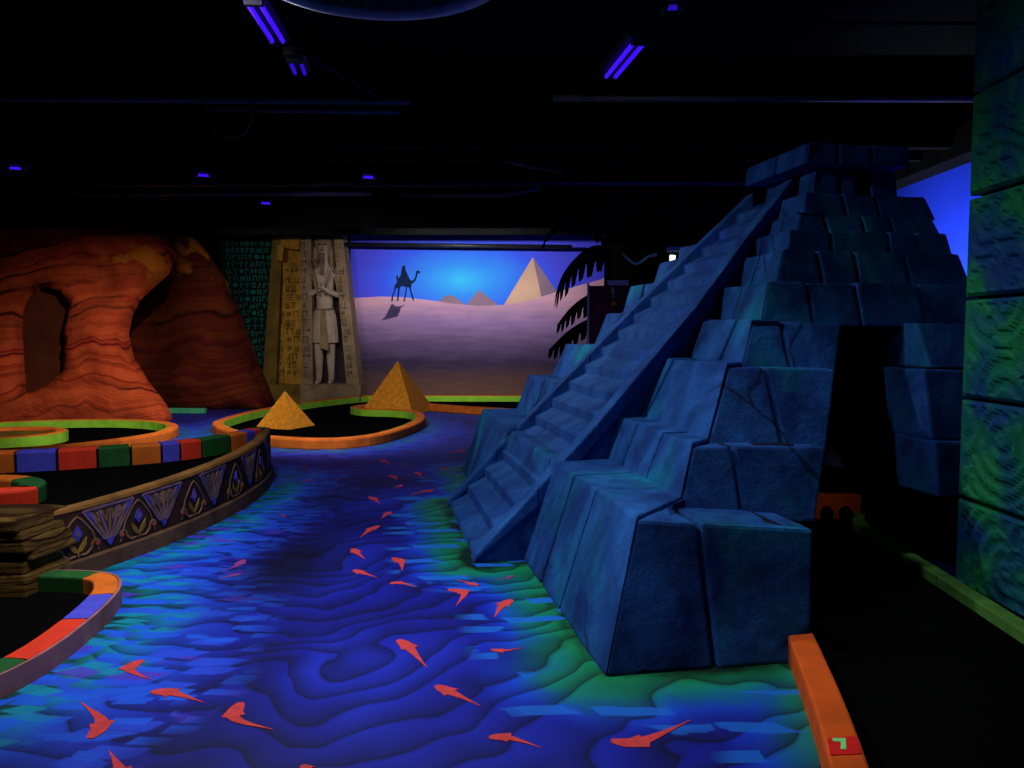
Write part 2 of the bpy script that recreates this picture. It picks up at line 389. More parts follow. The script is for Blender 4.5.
floor = bpy.data.objects.new('floor', me); C.objects.link(floor); struct(floor); BASE[floor] = Vector((0, 0, 0))

def river():
    g = G('painted_river', .55, .25); p = g.pos()
    at = lambda n: g.n('ShaderNodeAttribute', attribute_name=n).outputs['Fac']
    r, l, dp = at('bank_right'), at('bank_left'), at('deep')
    wob = g.noise(1.6, p, 3, .4); wob2 = g.noise(5, p, 2, .3)
    jit = g.math('ADD', g.math('MULTIPLY_ADD', wob, .4, -.2), g.math('MULTIPLY_ADD', wob2, .14, -.07))
    rj, lj = g.math('MULTIPLY', g.math('ADD', r, jit), 1.6), g.math('ADD', l, jit)
    d = g.math('MINIMUM', r, l)
    # contour-like waves: stepped gradients, dark along one edge
    warp = g.noise(.6, p, 1, .5)
    xy = g.n('ShaderNodeSeparateXYZ'); g.put(xy.inputs[0], p)
    ph = g.math('ADD', g.math('MULTIPLY', d, 2.2), g.math('MULTIPLY', warp, 7.0))
    ph = g.math('ADD', ph, g.math('MULTIPLY_ADD', xy.outputs[1], 4.6, g.math('MULTIPLY', xy.outputs[0], -1.0)))
    ph = g.math('ADD', ph, g.math('MULTIPLY', g.noise(2.2, p, 1, .2), 2.2))
    fr = g.math('FRACT', ph)
    wave = g.ramp(fr, [(0, K(.16)), (.06, K(.4)), (.4, K(.75)), (.86, K(1.1)), (.95, K(.8)), (1, K(.16))])
    # broad patches of the blue
    patch = g.noise(.55, p, 3, .5)
    deepc = g.ramp(patch, [(.32, lin(7, 8, 88)), (.5, lin(14, 26, 158)), (.68, lin(30, 52, 212))])
    # banks
    cr = g.ramp(rj, [(0, lin(2, 40, 24)), (.12, lin(8, 128, 78)), (.30, lin(4, 128, 118)), (.42, lin(6, 104, 150)), (.58, lin(16, 70, 215)), (.8, lin(16, 40, 200))])
    kr = g.ramp(rj, [(.58, K(1)), (.86, K(0))])
    cl = g.ramp(lj, [(0, lin(4, 70, 76)), (.10, lin(6, 130, 140)), (.26, lin(14, 130, 210)), (.45, lin(32, 80, 235)), (.8, lin(22, 44, 200))])
    kl = g.ramp(lj, [(.5, K(1)), (1.0, K(0))])
    c = g.mix(kl, deepc, cl); c = g.mix(kr, c, cr)
    c = g.mix(1.0, c, wave, 'MULTIPLY')
    # brush dabs near the banks: stretched cells, only some of them painted
    def dabs(scale, thr, col, near, rot):
        vo = g.n('ShaderNodeTexVoronoi', feature='F1', distance='CHEBYCHEV'); vo.inputs['Scale'].default_value = 1
        pw = g.n('ShaderNodeVectorMath', operation='ADD'); g.put(pw.inputs[0], g.scaled(p, scale, (0, 0, rot)))
        nn = g.n('ShaderNodeTexNoise'); nn.inputs['Scale'].default_value = 2.2; g.put(nn.inputs['Vector'], p)
        sc = g.n('ShaderNodeVectorMath', operation='SCALE'); g.put(sc.inputs[0], nn.outputs['Color']); sc.inputs['Scale'].default_value = .9
        g.put(pw.inputs[1], sc.outputs[0]); g.put(vo.inputs['Vector'], pw.outputs[0])
        sx = g.n('ShaderNodeSeparateColor'); g.put(sx.inputs[0], vo.outputs['Color'])
        on = g.math('GREATER_THAN', sx.outputs[0], thr); sh = g.ramp(vo.outputs['Distance'], [(.36, K(.8)), (.42, K(0))])
        return g.math('MULTIPLY', g.math('MULTIPLY', on, sh), near), col
    nearL = g.ramp(lj, [(.75, K(1)), (1.05, K(0))]); nearR = g.ramp(r, [(.12, K(1)), (.5, K(.9)), (.62, K(0))])
    for args in [((3.6, 9, 1), .5, lin(40, 84, 250), nearL, .3), ((5, 13, 1), .45, lin(26, 100, 255), nearL, .1), ((5, 12, 1), .6, lin(8, 150, 190), g.ramp(lj, [(.3, K(1)), (.5, K(0))]), .5),
                 ((2.6, 9.5, 1), .66, lin(24, 110, 225), nearR, -.2), ((4, 9, 1), .88, lin(84, 60, 210), nearL, .5)]:
        f, col = dabs(*args); c = g.mix(f, c, col)
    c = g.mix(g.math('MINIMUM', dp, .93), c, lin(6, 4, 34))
    # far end of the river reads violet
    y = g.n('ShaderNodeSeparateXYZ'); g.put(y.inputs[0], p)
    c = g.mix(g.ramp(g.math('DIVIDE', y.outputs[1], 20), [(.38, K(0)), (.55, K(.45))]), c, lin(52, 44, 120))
    g.bump(g.noise(60, p, 2), .1, .005)
    return g.out(c)
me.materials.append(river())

# ------------------------------------------------------------------ shell of the room
struct(obj('ceiling', boxm(-10, 5.4, -2, 19.1, 4.5, 4.6), M['black']))
struct(obj('wall_back', boxm(-10, 5.4, 19.1, 19.25, 0, 4.5), M['black']))
struct(obj('wall_left', boxm(-10.15, -10, -2, 19.25, 0, 4.5), M['black']))
struct(obj('wall_right', boxm(5.4, 5.55, -2, 19.25, 0, 4.5), M['wallblue']))
struct(obj('wall_front', boxm(-10, 5.4, -2.15, -2, 0, 4.5), M['black']))

# ------------------------------------------------------------------ step pyramid
pyr = thing('step_pyramid', 'large blue painted stone step pyramid with a stair up its flank', 'pyramid', W(2.9, 2.9, 0))
SV, SU = 5.72, 3.62
#        t0    t1    z0    z1    droop  far v0, v1
LV = [(0.00, 0.23, 0.00, 0.700, .085), (.57, .75, .54, .990, .035), (.88, 1.15, .90, 1.42, .02), (1.32, 1.48, 1.36, 1.71, .01),
      (1.61, 1.71, 1.66, 1.975, 0), (1.87, 1.97, 1.96, 2.235, 0), (2.08, 2.11, 2.22, 2.405, 0), (2.23, 2.31, 2.39, 2.565, 0), (2.35, 2.43, 2.55, 2.755, 0)]
FAR = [(5.66, 5.55), (5.60, 5.46), (5.36, 5.24), (4.90, 4.77), (4.72, 4.65), (4.55, 4.47), (4.3, 4.25), (4.05, 4.0), (3.85, 3.8)]
FZ = [.73, 1.14, 1.50, 1.83, 2.12, 2.36, 2.50, 2.63, 2.80]
RGT = [3.62, 3.6, 3.6, 3.62, 3.5, 3.48, 3.48, 3.5, 3.53]
LJ = [[.33, .92, 1.40], [.42, 1.2, 1.68], [.40, 1.78, 2.05], [.0, 1.70, 2.18], [2.08, 2.45], [2.3], [2.55], [], []]
FJ = [[.55], [.98], [1.39], [1.68, 2.06], [2.02, 2.40, 2.92], [2.25, 2.55, 2.98], [2.45, 2.95, 3.2], [2.52, 2.85, 3.1], [2.75, 3.05]]
DOOR = [(1.06, 1.2), (1.43, 1.6), (1.68, 1.91), (2.02, 2.16)]
RGTB = [2.85, 2.56, 2.58, 2.72]
rnd = random.Random(11); sd = 0
GAP = .011
def block(a0, a1, b0, b1, mitre_a, face, lv, dz=0, end=None, mitre_b=None):
    """one facing stone of a level: runs from a to b along the face (bottom a0, b0; top a1, b1)"""
    global sd; sd += 1
    t0, t1, z0, z1, dr = lv; d = .42; o = rnd.uniform(-.008, .008)
    f = (lambda s, t, z: W(t, s, z)) if face == 'left' else (lambda s, t, z: W(s, t, z))
    za = z1-(dr*a1 if face == 'front' else 0)+rnd.uniform(-.006, .006); zb = z1-(dr*b1 if face == 'front' else 0)+rnd.uniform(-.006, .006)
    ia0, ia1 = (a0+d if mitre_a else a0), (a1+d if mitre_a else a1)
    g0 = 0 if mitre_a else GAP
    p = [f(a0+g0, t0+o, z0), f(b0-GAP, t0+o, z0), f(b0-GAP, t0+d, z0), f(ia0+g0, t0+d, z0),
         f(a1+g0, t1+o, za), f(b1-GAP, t1+o, zb), f(b1-GAP, t1+d, zb), f(ia1+g0, t1+d, za)]
    return obj('stone_block', worn(p, sd), M['stone'], pyr)
for i, lv in enumerate(LV):
    t0, t1, z0, z1, dr = lv
    # flank with the stair
    js = [j for j in LJ[i] if j > t1+.12 and j < FAR[i][1]-.2]
    stairlo = max(2.0, t1+.1); 
    pts = [(t0, t1)]+[(j-.01, j+.01) for j in js]
    if i < 5: pts += [(2.0, 2.0)] if not js or js[-1] < 1.9 else []
    far = FAR[i]
    pts2 = pts+([(3.75, 3.75)] if far[1] > 3.9 else [])
    if far[1] > 4.6: pts2 += [((3.75+far[0])/2, (3.75+far[1])/2)]
    pts2 += [far]
    for k in range(len(pts2)-1):
        hi = pts2[k][0] >= 3.7
        block(pts2[k][0], pts2[k][1], pts2[k+1][0], pts2[k+1][1], k == 0, 'left', (t0, t1, z0, FZ[i], 0) if hi else lv)
    # front with the tunnel mouth
    js = FJ[i]
    if i < 4:
        pts = [(t0, t1)]+[(j, j+.01) for j in js if j < DOOR[i][1]-.1]+[DOOR[i]]
        for k in range(len(pts)-1): block(*pts[k], *pts[k+1], k == 0, 'front', lv)
        if i: block(RGTB[i], RGTB[i], RGT[i], RGT[i], False, 'front', ((0, 0), (1.0, 1.05), (1.12, 1.22), (t0, t1))[i]+lv[2:])
    else:
        pts = [(t0, t1)]+[(j, j) for j in js if j > t1+.15]+[(RGT[i]+.05, RGT[i])]
        for k in range(len(pts)-1): block(*pts[k], *pts[k+1], k == 0, 'front', lv)
# body behind the facing stones
bm = bmesh.new()
def ubox(u0, u1, v0, v1, z0, z1): hexa(bm, [W(u0, v0, z0), W(u1, v0, z0), W(u1, v1, z0), W(u0, v1, z0), W(u0, v0, z1), W(u1, v0, z1), W(u1, v1, z1), W(u0, v1, z1)])
for i, (t0, t1, z0, z1, dr) in enumerate(LV):
    a = t1+.05; vf = FAR[i][1]-.02; zt = z1-.09 if i == 0 else z1-.04
    if i < 4:
        ubox(a, DOOR[i][0]-.02, a, vf, z0, zt)
        ubox(DOOR[i][0]-.02, RGT[i]-.02, 3.05, vf, z0, zt)
        if i: ubox(RGTB[i]+.05, RGT[i]-.02, max(a, 1.25), 3.05, z0, zt)
        else: ubox(3.25, RGT[i]-.02, 1.2, 3.05, z0, zt)
    else: ubox(a, RGT[i]-.03, a, vf, z0, zt)
ubox(2.7, 3.4, 2.7, 3.4, 2.7, 3.05)
obj('core', bm, M['core'], pyr)
# little temple on top: pillars, roof stones
lv = (2.59, 2.62, 2.755, 2.995, 0)
for a, b, m in [(2.59, 2.86, True), (3.04, 3.42, False)]: block(a, a, b, b, m, 'left', lv)
for a, b, m in [(2.59, 2.84, True), (2.845, 3.0, False), (3.14, 3.4, False)]: block(a, a, b, b, m, 'front', lv)
lv = (2.43, 2.45, 2.995, 3.165, 0)
for a, b, m in [(2.43, 2.95, True), (2.95, 3.5, False)]: block(a, a, b, b, m, 'left', lv)
for a, b, m in [(2.43, 2.72, True), (2.72, 3.02, False), (3.02, 3.38, False)]: block(a, a, b, b, m, 'front', lv)
obj('roof_stone', worn([W(2.8, 2.8, 3.0), W(3.36, 2.8, 3.0), W(3.36, 3.48, 3.0), W(2.8, 3.48, 3.0), W(2.8, 2.8, 3.15), W(3.36, 2.8, 3.15), W(3.36, 3.48, 3.15), W(2.8, 3.48, 3.15)], 77), M['stone'], pyr)
# stair: side walls, rails and steps
def railz(u): return .425+u*.985
def lerp_tab(x, tab):
    for (a, p), (b, q) in zip(tab, tab[1:]):
        if x <= b: return p+(q-p)*(x-a)/(b-a)
    return tab[-1][1]
RT = [(-.5, 1.90), (.1, 1.90), (.57, 1.97), (.92, 2.09), (1.45, 2.27), (2.0, 2.60), (2.6, 2.90)]      # the stair narrows upward
LT = [(-.5, 3.84), (1.4, 3.92), (2.0, 3.84), (2.6, 3.72)]
vr = lambda u: lerp_tab(u, RT)
vl = lambda u: lerp_tab(u, LT)
NS = 18; u0 = -.36; run = (2.56+.36)/NS
UE = [-.37, .1, .57, 1.02, 1.45, 2.0, 2.58]
bm = bmesh.new()
for fn, o in ((vr, .02), (vl, -.12)):
    for a, b in zip(UE, UE[1:]):
        a = max(a, -.35)
        hexa(bm, [W(a, fn(a)+o, 0), W(a, fn(a)+o+.1, 0), W(b, fn(b)+o+.1, 0), W(b, fn(b)+o, 0), W(a, fn(a)+o, max(.02, railz(a)-.05)), W(a, fn(a)+o+.1, max(.02, railz(a)-.05)), W(b, fn(b)+o+.1, railz(b)-.05), W(b, fn(b)+o, railz(b)-.05)])
obj('stair_wall', bm, M['stone'], pyr)
for fn, w0, w1 in ((vr, 0, .17), (vl, -.13, 0)):
    for k, (a, b) in enumerate(zip(UE, UE[1:])):
        p = [W(a, fn(a)+w0, max(0, railz(a)-.14)), W(a, fn(a)+w1, max(0, railz(a)-.14)), W(b, fn(b)+w1, railz(b)-.14), W(b, fn(b)+w0, railz(b)-.14), W(a+.02*(k == 0), fn(a)+w0, railz(a)), W(a+.02*(k == 0), fn(a)+w1, railz(a)), W(b, fn(b)+w1, railz(b)), W(b, fn(b)+w0, railz(b))]
        obj('stair_rail', worn(p, 90+k+w0, .014, .12, .006), M['stair'], pyr)
for k in range(NS):
    ua = u0+k*run+.01; ub = ua+run*1.12; dz = .075
    z0_, z1_, z2_ = max(0, railz(ua)-.30), railz(ua)-.045, railz(ua+run)-.045-dz
    if k == 0: z0_, z1_ = 0, .05
    a, b = vr(ua)+.15, vl(ua)-.11
    p = [W(ua, a, z0_), W(ua, b, z0_), W(ub, b, max(z0_, z2_-.12)), W(ub, a, max(z0_, z2_-.12)), W(ua+.012, a, z1_), W(ua+.012, b, z1_), W(ub, b, z2_), W(ub, a, z2_)]
    obj('stair_step', worn(p, 120+k, .010, .14, .004), M['stair'], pyr)

# ------------------------------------------------------------------ lane beside the pyramid
tag(obj('lane_carpet', flat([(1.40, 3.75), (1.24, 2.9), (1.1, 2.3), (.9, 1.4), (2.7, 1.4), (2.72, 3.0), (2.76, 4.4), (2.8, 5.3), (2.95, 6.4), (3.05, 6.55), (2.2, 6.55), (1.75, 5.5), (1.5, 4.2)], .001, .012), M['carpet'], at=(2, 4, 0)), 'black carpet lane running into the tunnel of the blue pyramid', 'carpet')
lk = thing('orange_lane_kerb', 'curved orange wooden kerb with red patch at the near corner of the blue pyramid', 'kerb', (1.35, 3, 0))
pl = spline([p for p in LANEL if p[1] < 3.8], .06)
obj('kerb_rail', sweep(pl, rrect(-.0, -.13, 0, .12, .012)), M['deep_orange'], lk, False)
obj('hole_patch', flat([(1.158, 2.74), (1.270, 2.755), (1.237, 2.635), (1.122, 2.625)], .120, .1235), M['markred'], lk)
obj('hole_number', flat([(1.170, 2.712), (1.173, 2.736), (1.2235, 2.735), (1.193, 2.660), (1.173, 2.660), (1.196, 2.712)], .1236, .1255), M['mark'], lk)
gk = thing('green_lane_kerb', 'thin yellow green kerb along the foot of the carved wall', 'kerb', (2.78, 4.5, 0))
pl = spline(LANER, .1)
L = arclen(pl); cuts = [0, .95, 1.75, 2.7, 3.6, L[-1]]
for a, b in zip(cuts, cuts[1:]):
    q = [along(pl, L, a+.004+(b-a-.008)*k/6)[0] for k in range(7)]
    obj('kerb_rail', sweep(q, rrect(0, -.10, 0, .08, .01)), M['dull_lime'], gk)
ek = obj('tunnel_end_board', worn([(2.15, 6.62, 0), (3.04, 6.62, 0), (3.04, 6.72, 0), (2.15, 6.72, 0), (2.15, 6.62, .23), (3.04, 6.62, .21), (3.04, 6.72, .21), (2.15, 6.72, .23)], 5, .01, .2, .004), M['deep_orange'], at=(2.7, 6.65, 0))
tag(ek, 'orange board closing the far end of the tunnel lane', 'board')
for (x, y, h, lab) in [(2.66, 6.42, .145, 'dark round headed knob in the tunnel beside the pyramid stones'), (2.80, 6.38, .155, 'dark round headed knob in the tunnel nearest the green kerb')]:
    k = thing('round_headed_post', lab, 'post', (x, y, .012), 'dark knobs at the end of the tunnel lane')
    bm = bmesh.new(); bmesh.ops.create_uvsphere(bm, u_segments=16, v_segments=10, radius=.058)
    for v in bm.verts: v.co = Vector((v.co.x*.95+x, v.co.y*.95+y, v.co.z*1.08+h-.05))
    obj('head', bm, M['carpet'], k, True)
    obj('foot', tubem([(x, y, .012), (x, y, .05), (x, y, .1)], .07, 12, .03), M['carpet'], k, True)

# carved wall of relief blocks at the right of the lane
cw = thing('carved_wall', 'tall wall of green carved relief blocks at the right edge', 'wall', (3.1, 3.8, 0))
def carve(y0, y1, z0, z1, seed):
    bm = bmesh.new(); g = .012; y0 += g; y1 -= g; z0 += g; z1 -= g
    ny_, nz_ = 44, 30; rows = []
    rr = random.Random(seed); cs = [(rr.uniform(y0, y1), rr.uniform(z0, z1), rr.uniform(26, 40), rr.choice((1, -1))) for _ in range(5)]
    for j in range(nz_+1):
        row = []
        for i in range(ny_+1):
            y = y0+(y1-y0)*i/ny_; z = z0+(z1-z0)*j/nz_
            e = min(i, ny_-i, j*1.2, (nz_-j)*1.2)
            c = min(cs, key=lambda q: (q[0]-y)**2+(q[1]-z)**2); r = math.hypot(c[0]-y, c[1]-z); a = math.atan2(z-c[1], y-c[0])
            s = math.sin(r*c[2]*1.9+a*c[3]+noise.noise(Vector((y*4, z*4, seed)))*2.5)
            h = (.016*max(-.45, min(.6, s*1.6))) if e > 2 else (-.012 if e == 0 else .006)
            x = 2.87-.008*(z-1.8)*0+.032*(1.8-z)*0 - h
            row.append(bm.verts.new((x+.02*(y-4.3)*0, y, z)))
        rows.append(row)
    for j in range(nz_):
        for i in range(ny_): bm.faces.new([rows[j][i], rows[j+1][i], rows[j+1][i+1], rows[j][i+1]])
    bd = [e for e in bm.edges if e.is_boundary]; r = bmesh.ops.extrude_edge_only(bm, edges=bd)
    nv = [q for q in r['geom'] if isinstance(q, bmesh.types.BMVert)]
    for v in nv: v.co.x = 3.32
    bmesh.ops.holes_fill(bm, edges=[e for e in bm.edges if e.is_boundary], sides=0)
    bmesh.ops.recalc_face_normals(bm, faces=bm.faces); return bm
obj('core', boxm(2.93, 3.3, 2.52, 4.86, 0, 4.3), M['core'], cw)
ZS = [0, .56, 1.2, 1.83, 2.46, 3.1, 3.75, 4.35]
for k in range(len(ZS)-1):
    for q, (ya, yb) in enumerate([(3.72, 4.92), (2.5, 3.72)]):
        obj('carved_block', carve(ya, yb, ZS[k], ZS[k+1], 10+k*3+q), M['relief'], cw)

# ------------------------------------------------------------------ raised tee: frieze wall, brick kerb, carpet
fr = spline(FRIEZE, .06); FL = arclen(fr)
def fy(y): return .93+max(0, y-5.2)*.055                # the tee rises away from the near end
def tilt(bm):
    for v in bm.verts: v.co.z *= fy(v.co.y)
    return bm
tee = thing('lotus_frieze_wall', 'curved brown wall painted with a lotus frieze around the raised tee', 'wall', (-2.7, 6.5, 0))
obj('wall_body', tilt(sweep(fr, [(0, 0), (.10, 0), (.10, .478), (0, .478)])), M['friezedark'], tee)
obj('top_lip', tilt(sweep(fr, [(-.004, .475), (.10, .475), (.10, .50), (.03, .505), (.006, .498)])), M['lip'], tee)
obj('foot_moulding', tilt(sweep(fr, [(-.03, 0), (.05, 0), (.05, .125), (0, .125), (-.022, .11)])), M['brown'], tee)
def onwall(s, h, off=.006):
    q, d = along(fr, FL, s); n = Vector((d.y, -d.x, 0)); return q+n*off+Vector((0, 0, h*fy(q.y)))
def wallpoly(bm, pts, mi, off=.006):
    """raised motif piece: outline in (s, h) on the wall"""
    a = [bm.verts.new(onwall(s, h, off)) for s, h in pts]; b = [bm.verts.new(onwall(s, h, -.004)) for s, h in pts]
    n = len(pts)
    for q in geometry.tessellate_polygon([[Vector((s, h, 0)) for s, h in pts]]):
        f = bm.faces.new([a[i] for i in q]); f.material_index = mi
    for i in range(n): f = bm.faces.new([a[i], a[(i+1) % n], b[(i+1) % n], b[i]]); f.material_index = mi
def stroke(bm, p, wd, mi, off=.008):
    for (x0, y0), (x1, y1) in zip(p, p[1:]):
        l = math.hypot(x1-x0, y1-y0) or 1e-6; nx_, ny__ = -(y1-y0)/l*wd/2, (x1-x0)/l*wd/2
        wallpoly(bm, [(x0+nx_, y0+ny__), (x0-nx_, y0-ny__), (x1-nx_, y1-ny__), (x1+nx_, y1+ny__)], mi, off)
MM = [M['motif_tan'], M['motif_violet'], M['motif_blue'], M['motif_ochre'], M['motif_red'], M['motif_base']]
def s_at_y(y):
    for i, p in enumerate(fr):
        if p.y >= y: return FL[i]
    return FL[-1]
fans = [s_at_y(v) for v in (5.22, 5.78, 6.47, 7.25, 8.05)]
buds = [s_at_y(v) for v in (4.98, 5.49, 6.13, 6.85, 7.65)]
for s in fans:
    bm = bmesh.new(); wt, wb = .22, .05; h0, h1 = .215, .455
    wallpoly(bm, [(s-wt, h1), (s-wb, h0), (s+wb, h0), (s+wt, h1)], 5, .004)
    stroke(bm, [(s-wt, h1), (s-wb, h0), (s+wb, h0), (s+wt, h1), (s-wt, h1)], .016, 1)
    for k in range(-2, 3): stroke(bm, [(s+k*.012, h0), (s+k*.085, h1-.02)], .018, 0 if k % 2 == 0 else 1)
    for k in range(-2, 2): stroke(bm, [(s+k*.085+.02, h1-.03), (s+(k+.5)*.055, h1-.11), (s+(k+1)*.085-.02, h1-.03)], .012, 0)
    for k in (-1, 1): wallpoly(bm, [(s+k*.20, h1-.015), (s+k*.155, h1-.02), (s+k*.125, h1-.10)], 2, .009)
    wallpoly(bm, [(s-.04, .205), (s, .15), (s+.04, .205), (s+.018, .195), (s, .21), (s-.018, .195)], 2, .009)
    o = obj('lotus_fan', bm, MM, tee)
for s in buds:
    bm = bmesh.new(); h = .30
    wallpoly(bm, [(s, h+.065), (s-.036, h), (s, h-.05), (s+.036, h)], 2, .010); wallpoly(bm, [(s, h+.03), (s-.014, h), (s, h-.02), (s+.014, h)], 1, .013)
    for k in (-1, 1):
        wallpoly(bm, [(s, .17), (s+k*.02, .215), (s+k*.07, .27), (s+k*.062, .215), (s+k*.03, .175)], 3, .009)
    stroke(bm, [(s, .14), (s, .19)], .014, 3)
    obj('lotus_bud', bm, MM, tee)
    for k in (-1, 1):
        bm = bmesh.new(); c = s+k*.155; pts = [(c+k*.0-(.042*(1-t/9))*math.cos(t*.62)*k, .20+(.042*(1-t/9))*math.sin(t*.62)) for t in range(0, 9)]
        stroke(bm, [(s+k*.02, .15), (s+k*.07, .145), (c-k*.042, .18)]+pts, .013, 0)
        bmesh.ops.create_circle  # spiral centre
        wallpoly(bm, [(c+.016*math.cos(a*PI/4), .20+.016*math.sin(a*PI/4)) for a in range(8)], 4, .010)
        obj('scroll', bm, MM, tee)
# zig-zag arches between fans
bm = bmesh.new()
for a in buds:
    stroke(bm, [(a-.17, .15), (a-.12, .30), (a-.04, .40), (a, .43), (a+.04, .40), (a+.12, .30), (a+.17, .15)], .010, 0, .005)
obj('arch_lines', bm, MM, tee)

bp = spline(BRICKS, .05); BL = arclen(bp)
tag(obj('tee_carpet', (flat([(p.x, p.y-.01) for p in bp if p.y < 8.3]+[(p.x-.12, p.y+.03) for p in reversed(fr) if 5.1 < p.y < 8.2]+[(-3.0, 5.22), (-5.6, 5.3)], .36, .4)), M['carpet'], at=(-3.5, 6, 0)), 'black carpet on the raised tee behind the lotus wall', 'carpet')
bk = thing('striped_brick_kerb', 'kerb of red, green, blue and orange bricks edging the raised tee', 'kerb', (-3.8, 6.9, 0))
YB = [None]
def s_at_px(px):                                     # where along the kerb a joint falls
    best = min(range(len(bp)), key=lambda i: abs(512+770*bp[i].x/bp[i].y-px)); return BL[best]
jt = [s_at_px(v) for v in (-60, 12, 56, 94, 131, 159, 180, 202, 228)]
jt += [jt[-1]+(BL[-1]-jt[-1])*f for f in (.38, .62, .8, 1)]
cols = ['orange', 'blue', 'red', 'green', 'orange', 'blue', 'red', 'green', 'orange', 'blue', 'red', 'green']
for k, (a, b) in enumerate(zip(jt, jt[1:])):
    q = [along(bp, BL, a+.012+(b-a-.024)*i/6)[0] for i in range(7)]
    o = obj('kerb_brick', sweep(q, rrect(0, .17, .385, .58, .02)), M[cols[k]], bk)
obj('kerb_footing', sweep(bp[:-2], [(.012, 0), (.158, 0), (.158, .55), (.012, .55)]), M['core'], bk)

# bricks round the ball stand at the left edge of the tee
rk = thing('tee_corner_kerb', 'short red and green brick kerb beside the violet post', 'kerb', (-3.8, 5.5, .4))
cp = spline([(-4.9, 5.22), (-4.1, 5.22), (-3.60, 5.25), (-3.38, 5.4), (-3.50, 5.72), (-3.85, 5.92), (-4.6, 5.98)], .05); CL = arclen(cp)
for a, b, m in [(0, .9, 'orange'), (.9, 1.62, 'red'), (1.62, 2.15, 'green'), (2.15, 2.6, 'orange'), (2.6, CL[-1], 'orange')]:
    q = [along(cp, CL, a+.01+(b-a-.02)*i/6)[0] for i in range(7)]
    obj('kerb_brick', sweep(q, rrect(0, .17, .4, .52, .02)), M[m], rk)
ps = thing('violet_post', 'violet grey round post with flat cap at the left edge', 'post', (-4.06, 5.78, .4))
obj('shaft', tubem([(-4.06, 5.78, .4), (-4.06, 5.78, .85)], .06, 16), M['postp'], ps, False)
obj('cap', tubem([(-4.06, 5.78, .85), (-4.06, 5.78, .88)], .072, 16), M['postp'], ps, False)

# layered rock at the end of the frieze wall
sr = thing('layered_rock', 'brown layered rock ledge at the near end of the lotus wall', 'rock', (-3.4, 4.9, 0))
rnd = random.Random(4); z = 0
for k in range(7):
    h = [.09, .06, .08, .05, .08, .06, .07][k]; r = rnd.uniform(-.025, .025)
    x1 = -2.93+r-.006*k; y0 = 4.60+rnd.uniform(-.04, .04)
    p = [(-4.6, y0-.05, z), (x1, y0, z), (x1+.06, 5.05, z), (-4.6, 5.2, z), (-4.6, y0-.05, z+h), (x1-.01, y0+.01, z+h), (x1+.05, 5.05, z+h), (-4.6, 5.2, z+h)]
    obj('rock_layer', worn(p, 40+k, .018, .12, .016, 4), M['slabrock'], sr); z += h-.002

# near left kerb with coloured tops
nk = thing('coloured_near_kerb', 'low curved kerb with green, orange, blue and red tops at the near left', 'kerb', (-2.4, 4.0, 0))
kp = spline(NEARK, .05); KL = arclen(kp)
obj('kerb_side', sweep(kp, [(0, 0), (-.015, 0), (-.015, .108), (0, .108)]), M['side'], nk)
def s_y(y): return KL[max(i for i, p in enumerate(kp) if p.y >= y)]
sg = next(KL[i] for i, p in enumerate(kp) if p.x > -2.62)
for a, b, m in [(0, sg, 'green'), (sg, s_y(4.36), 'orange'), (s_y(4.36), s_y(3.93), 'blue'), (s_y(3.93), s_y(3.44), 'red'), (s_y(3.44), s_y(3.0), 'green'), (s_y(3.0), KL[-1], 'orange')]:
    q = [along(kp, KL, a+.006+(b-a-.012)*i/10)[0] for i in range(11)]
    obj('kerb_brick', sweep(q, rrect(-.016, -.15, 0, .112, .012)), M[m], nk)
tag(obj('near_carpet', flat([(p.x-.05, p.y-.05) for p in kp]+[(-5.5, 2.2), (-5.5, 4.7)], .001, .012), M['carpet'], at=(-3, 3.5, 0)), 'black carpet inside the coloured kerb at the near left', 'carpet')

# ------------------------------------------------------------------ far holes: rings, carpets, model pyramids
def kerb(name, label, path, closed, inner, loc, h=.15, w_=.17):
    t = thing(name, label, 'kerb', loc)
    p = spline(path, .15, closed); sgn = 1 if inner == 'left' else -1
    obj('kerb_rail', sweep(p, rrect(0, sgn*w_, 0, h, .03), closed), M['orange'], t)
    obj('inner_face', sweep(p, [(sgn*w_, 0), (sgn*(w_+.012), 0), (sgn*(w_+.012), h-.01), (sgn*w_, h-.01)], closed), M['lime'], t)
    return p
p = kerb('pyramid_hole_kerb', 'long orange kerb with lime inner face around the two small pyramids', RING, False, 'left', (-3, 13, 0))
tag(obj('pyramid_hole_carpet', flat([(q.x, q.y) for q in p]+[(1.0, 18.3)], .001, .012), M['carpet'], at=(-2.6, 14, 0)), 'black carpet of the hole around the two small pyramids', 'carpet')
bt = thing('back_wall_kerb', 'straight lime kerb along the foot of the desert mural', 'kerb', (-1, 18.4, 0))
obj('kerb_rail', sweep([Vector((-3.6, 18.4, 0)), Vector((1.2, 18.3, 0))], rrect(0, .15, 0, .15, .02)), M['orange'], bt)
obj('inner_face', sweep([Vector((-3.6, 18.4, 0)), Vector((1.2, 18.3, 0))], [(0, 0), (-.012, 0), (-.012, .14), (0, .14)]), M['lime'], bt)
p = kerb('rock_hole_kerb', 'orange kerb loop with lime inner face in front of the orange rock', RINGW, False, 'left', (-7, 11.5, 0))
tag(obj('rock_hole_carpet', flat([(q.x, q.y) for q in p], .001, .012), M['carpet'], at=(-7.3, 11.5, 0)), 'black carpet inside the kerb loop in front of the orange rock', 'carpet')
isl = thing('kerb_island', 'small round orange island with lime side inside the rock hole loop', 'kerb', (-7.45, 11.3, 0))
pi_ = [Vector((-7.5+.85*math.cos(a*PI/16), 11.3+.75*math.sin(a*PI/16), 0)) for a in range(32)]
obj('kerb_rail', sweep(pi_, rrect(.012, .17, 0, .17, .03), True), M['orange'], isl)
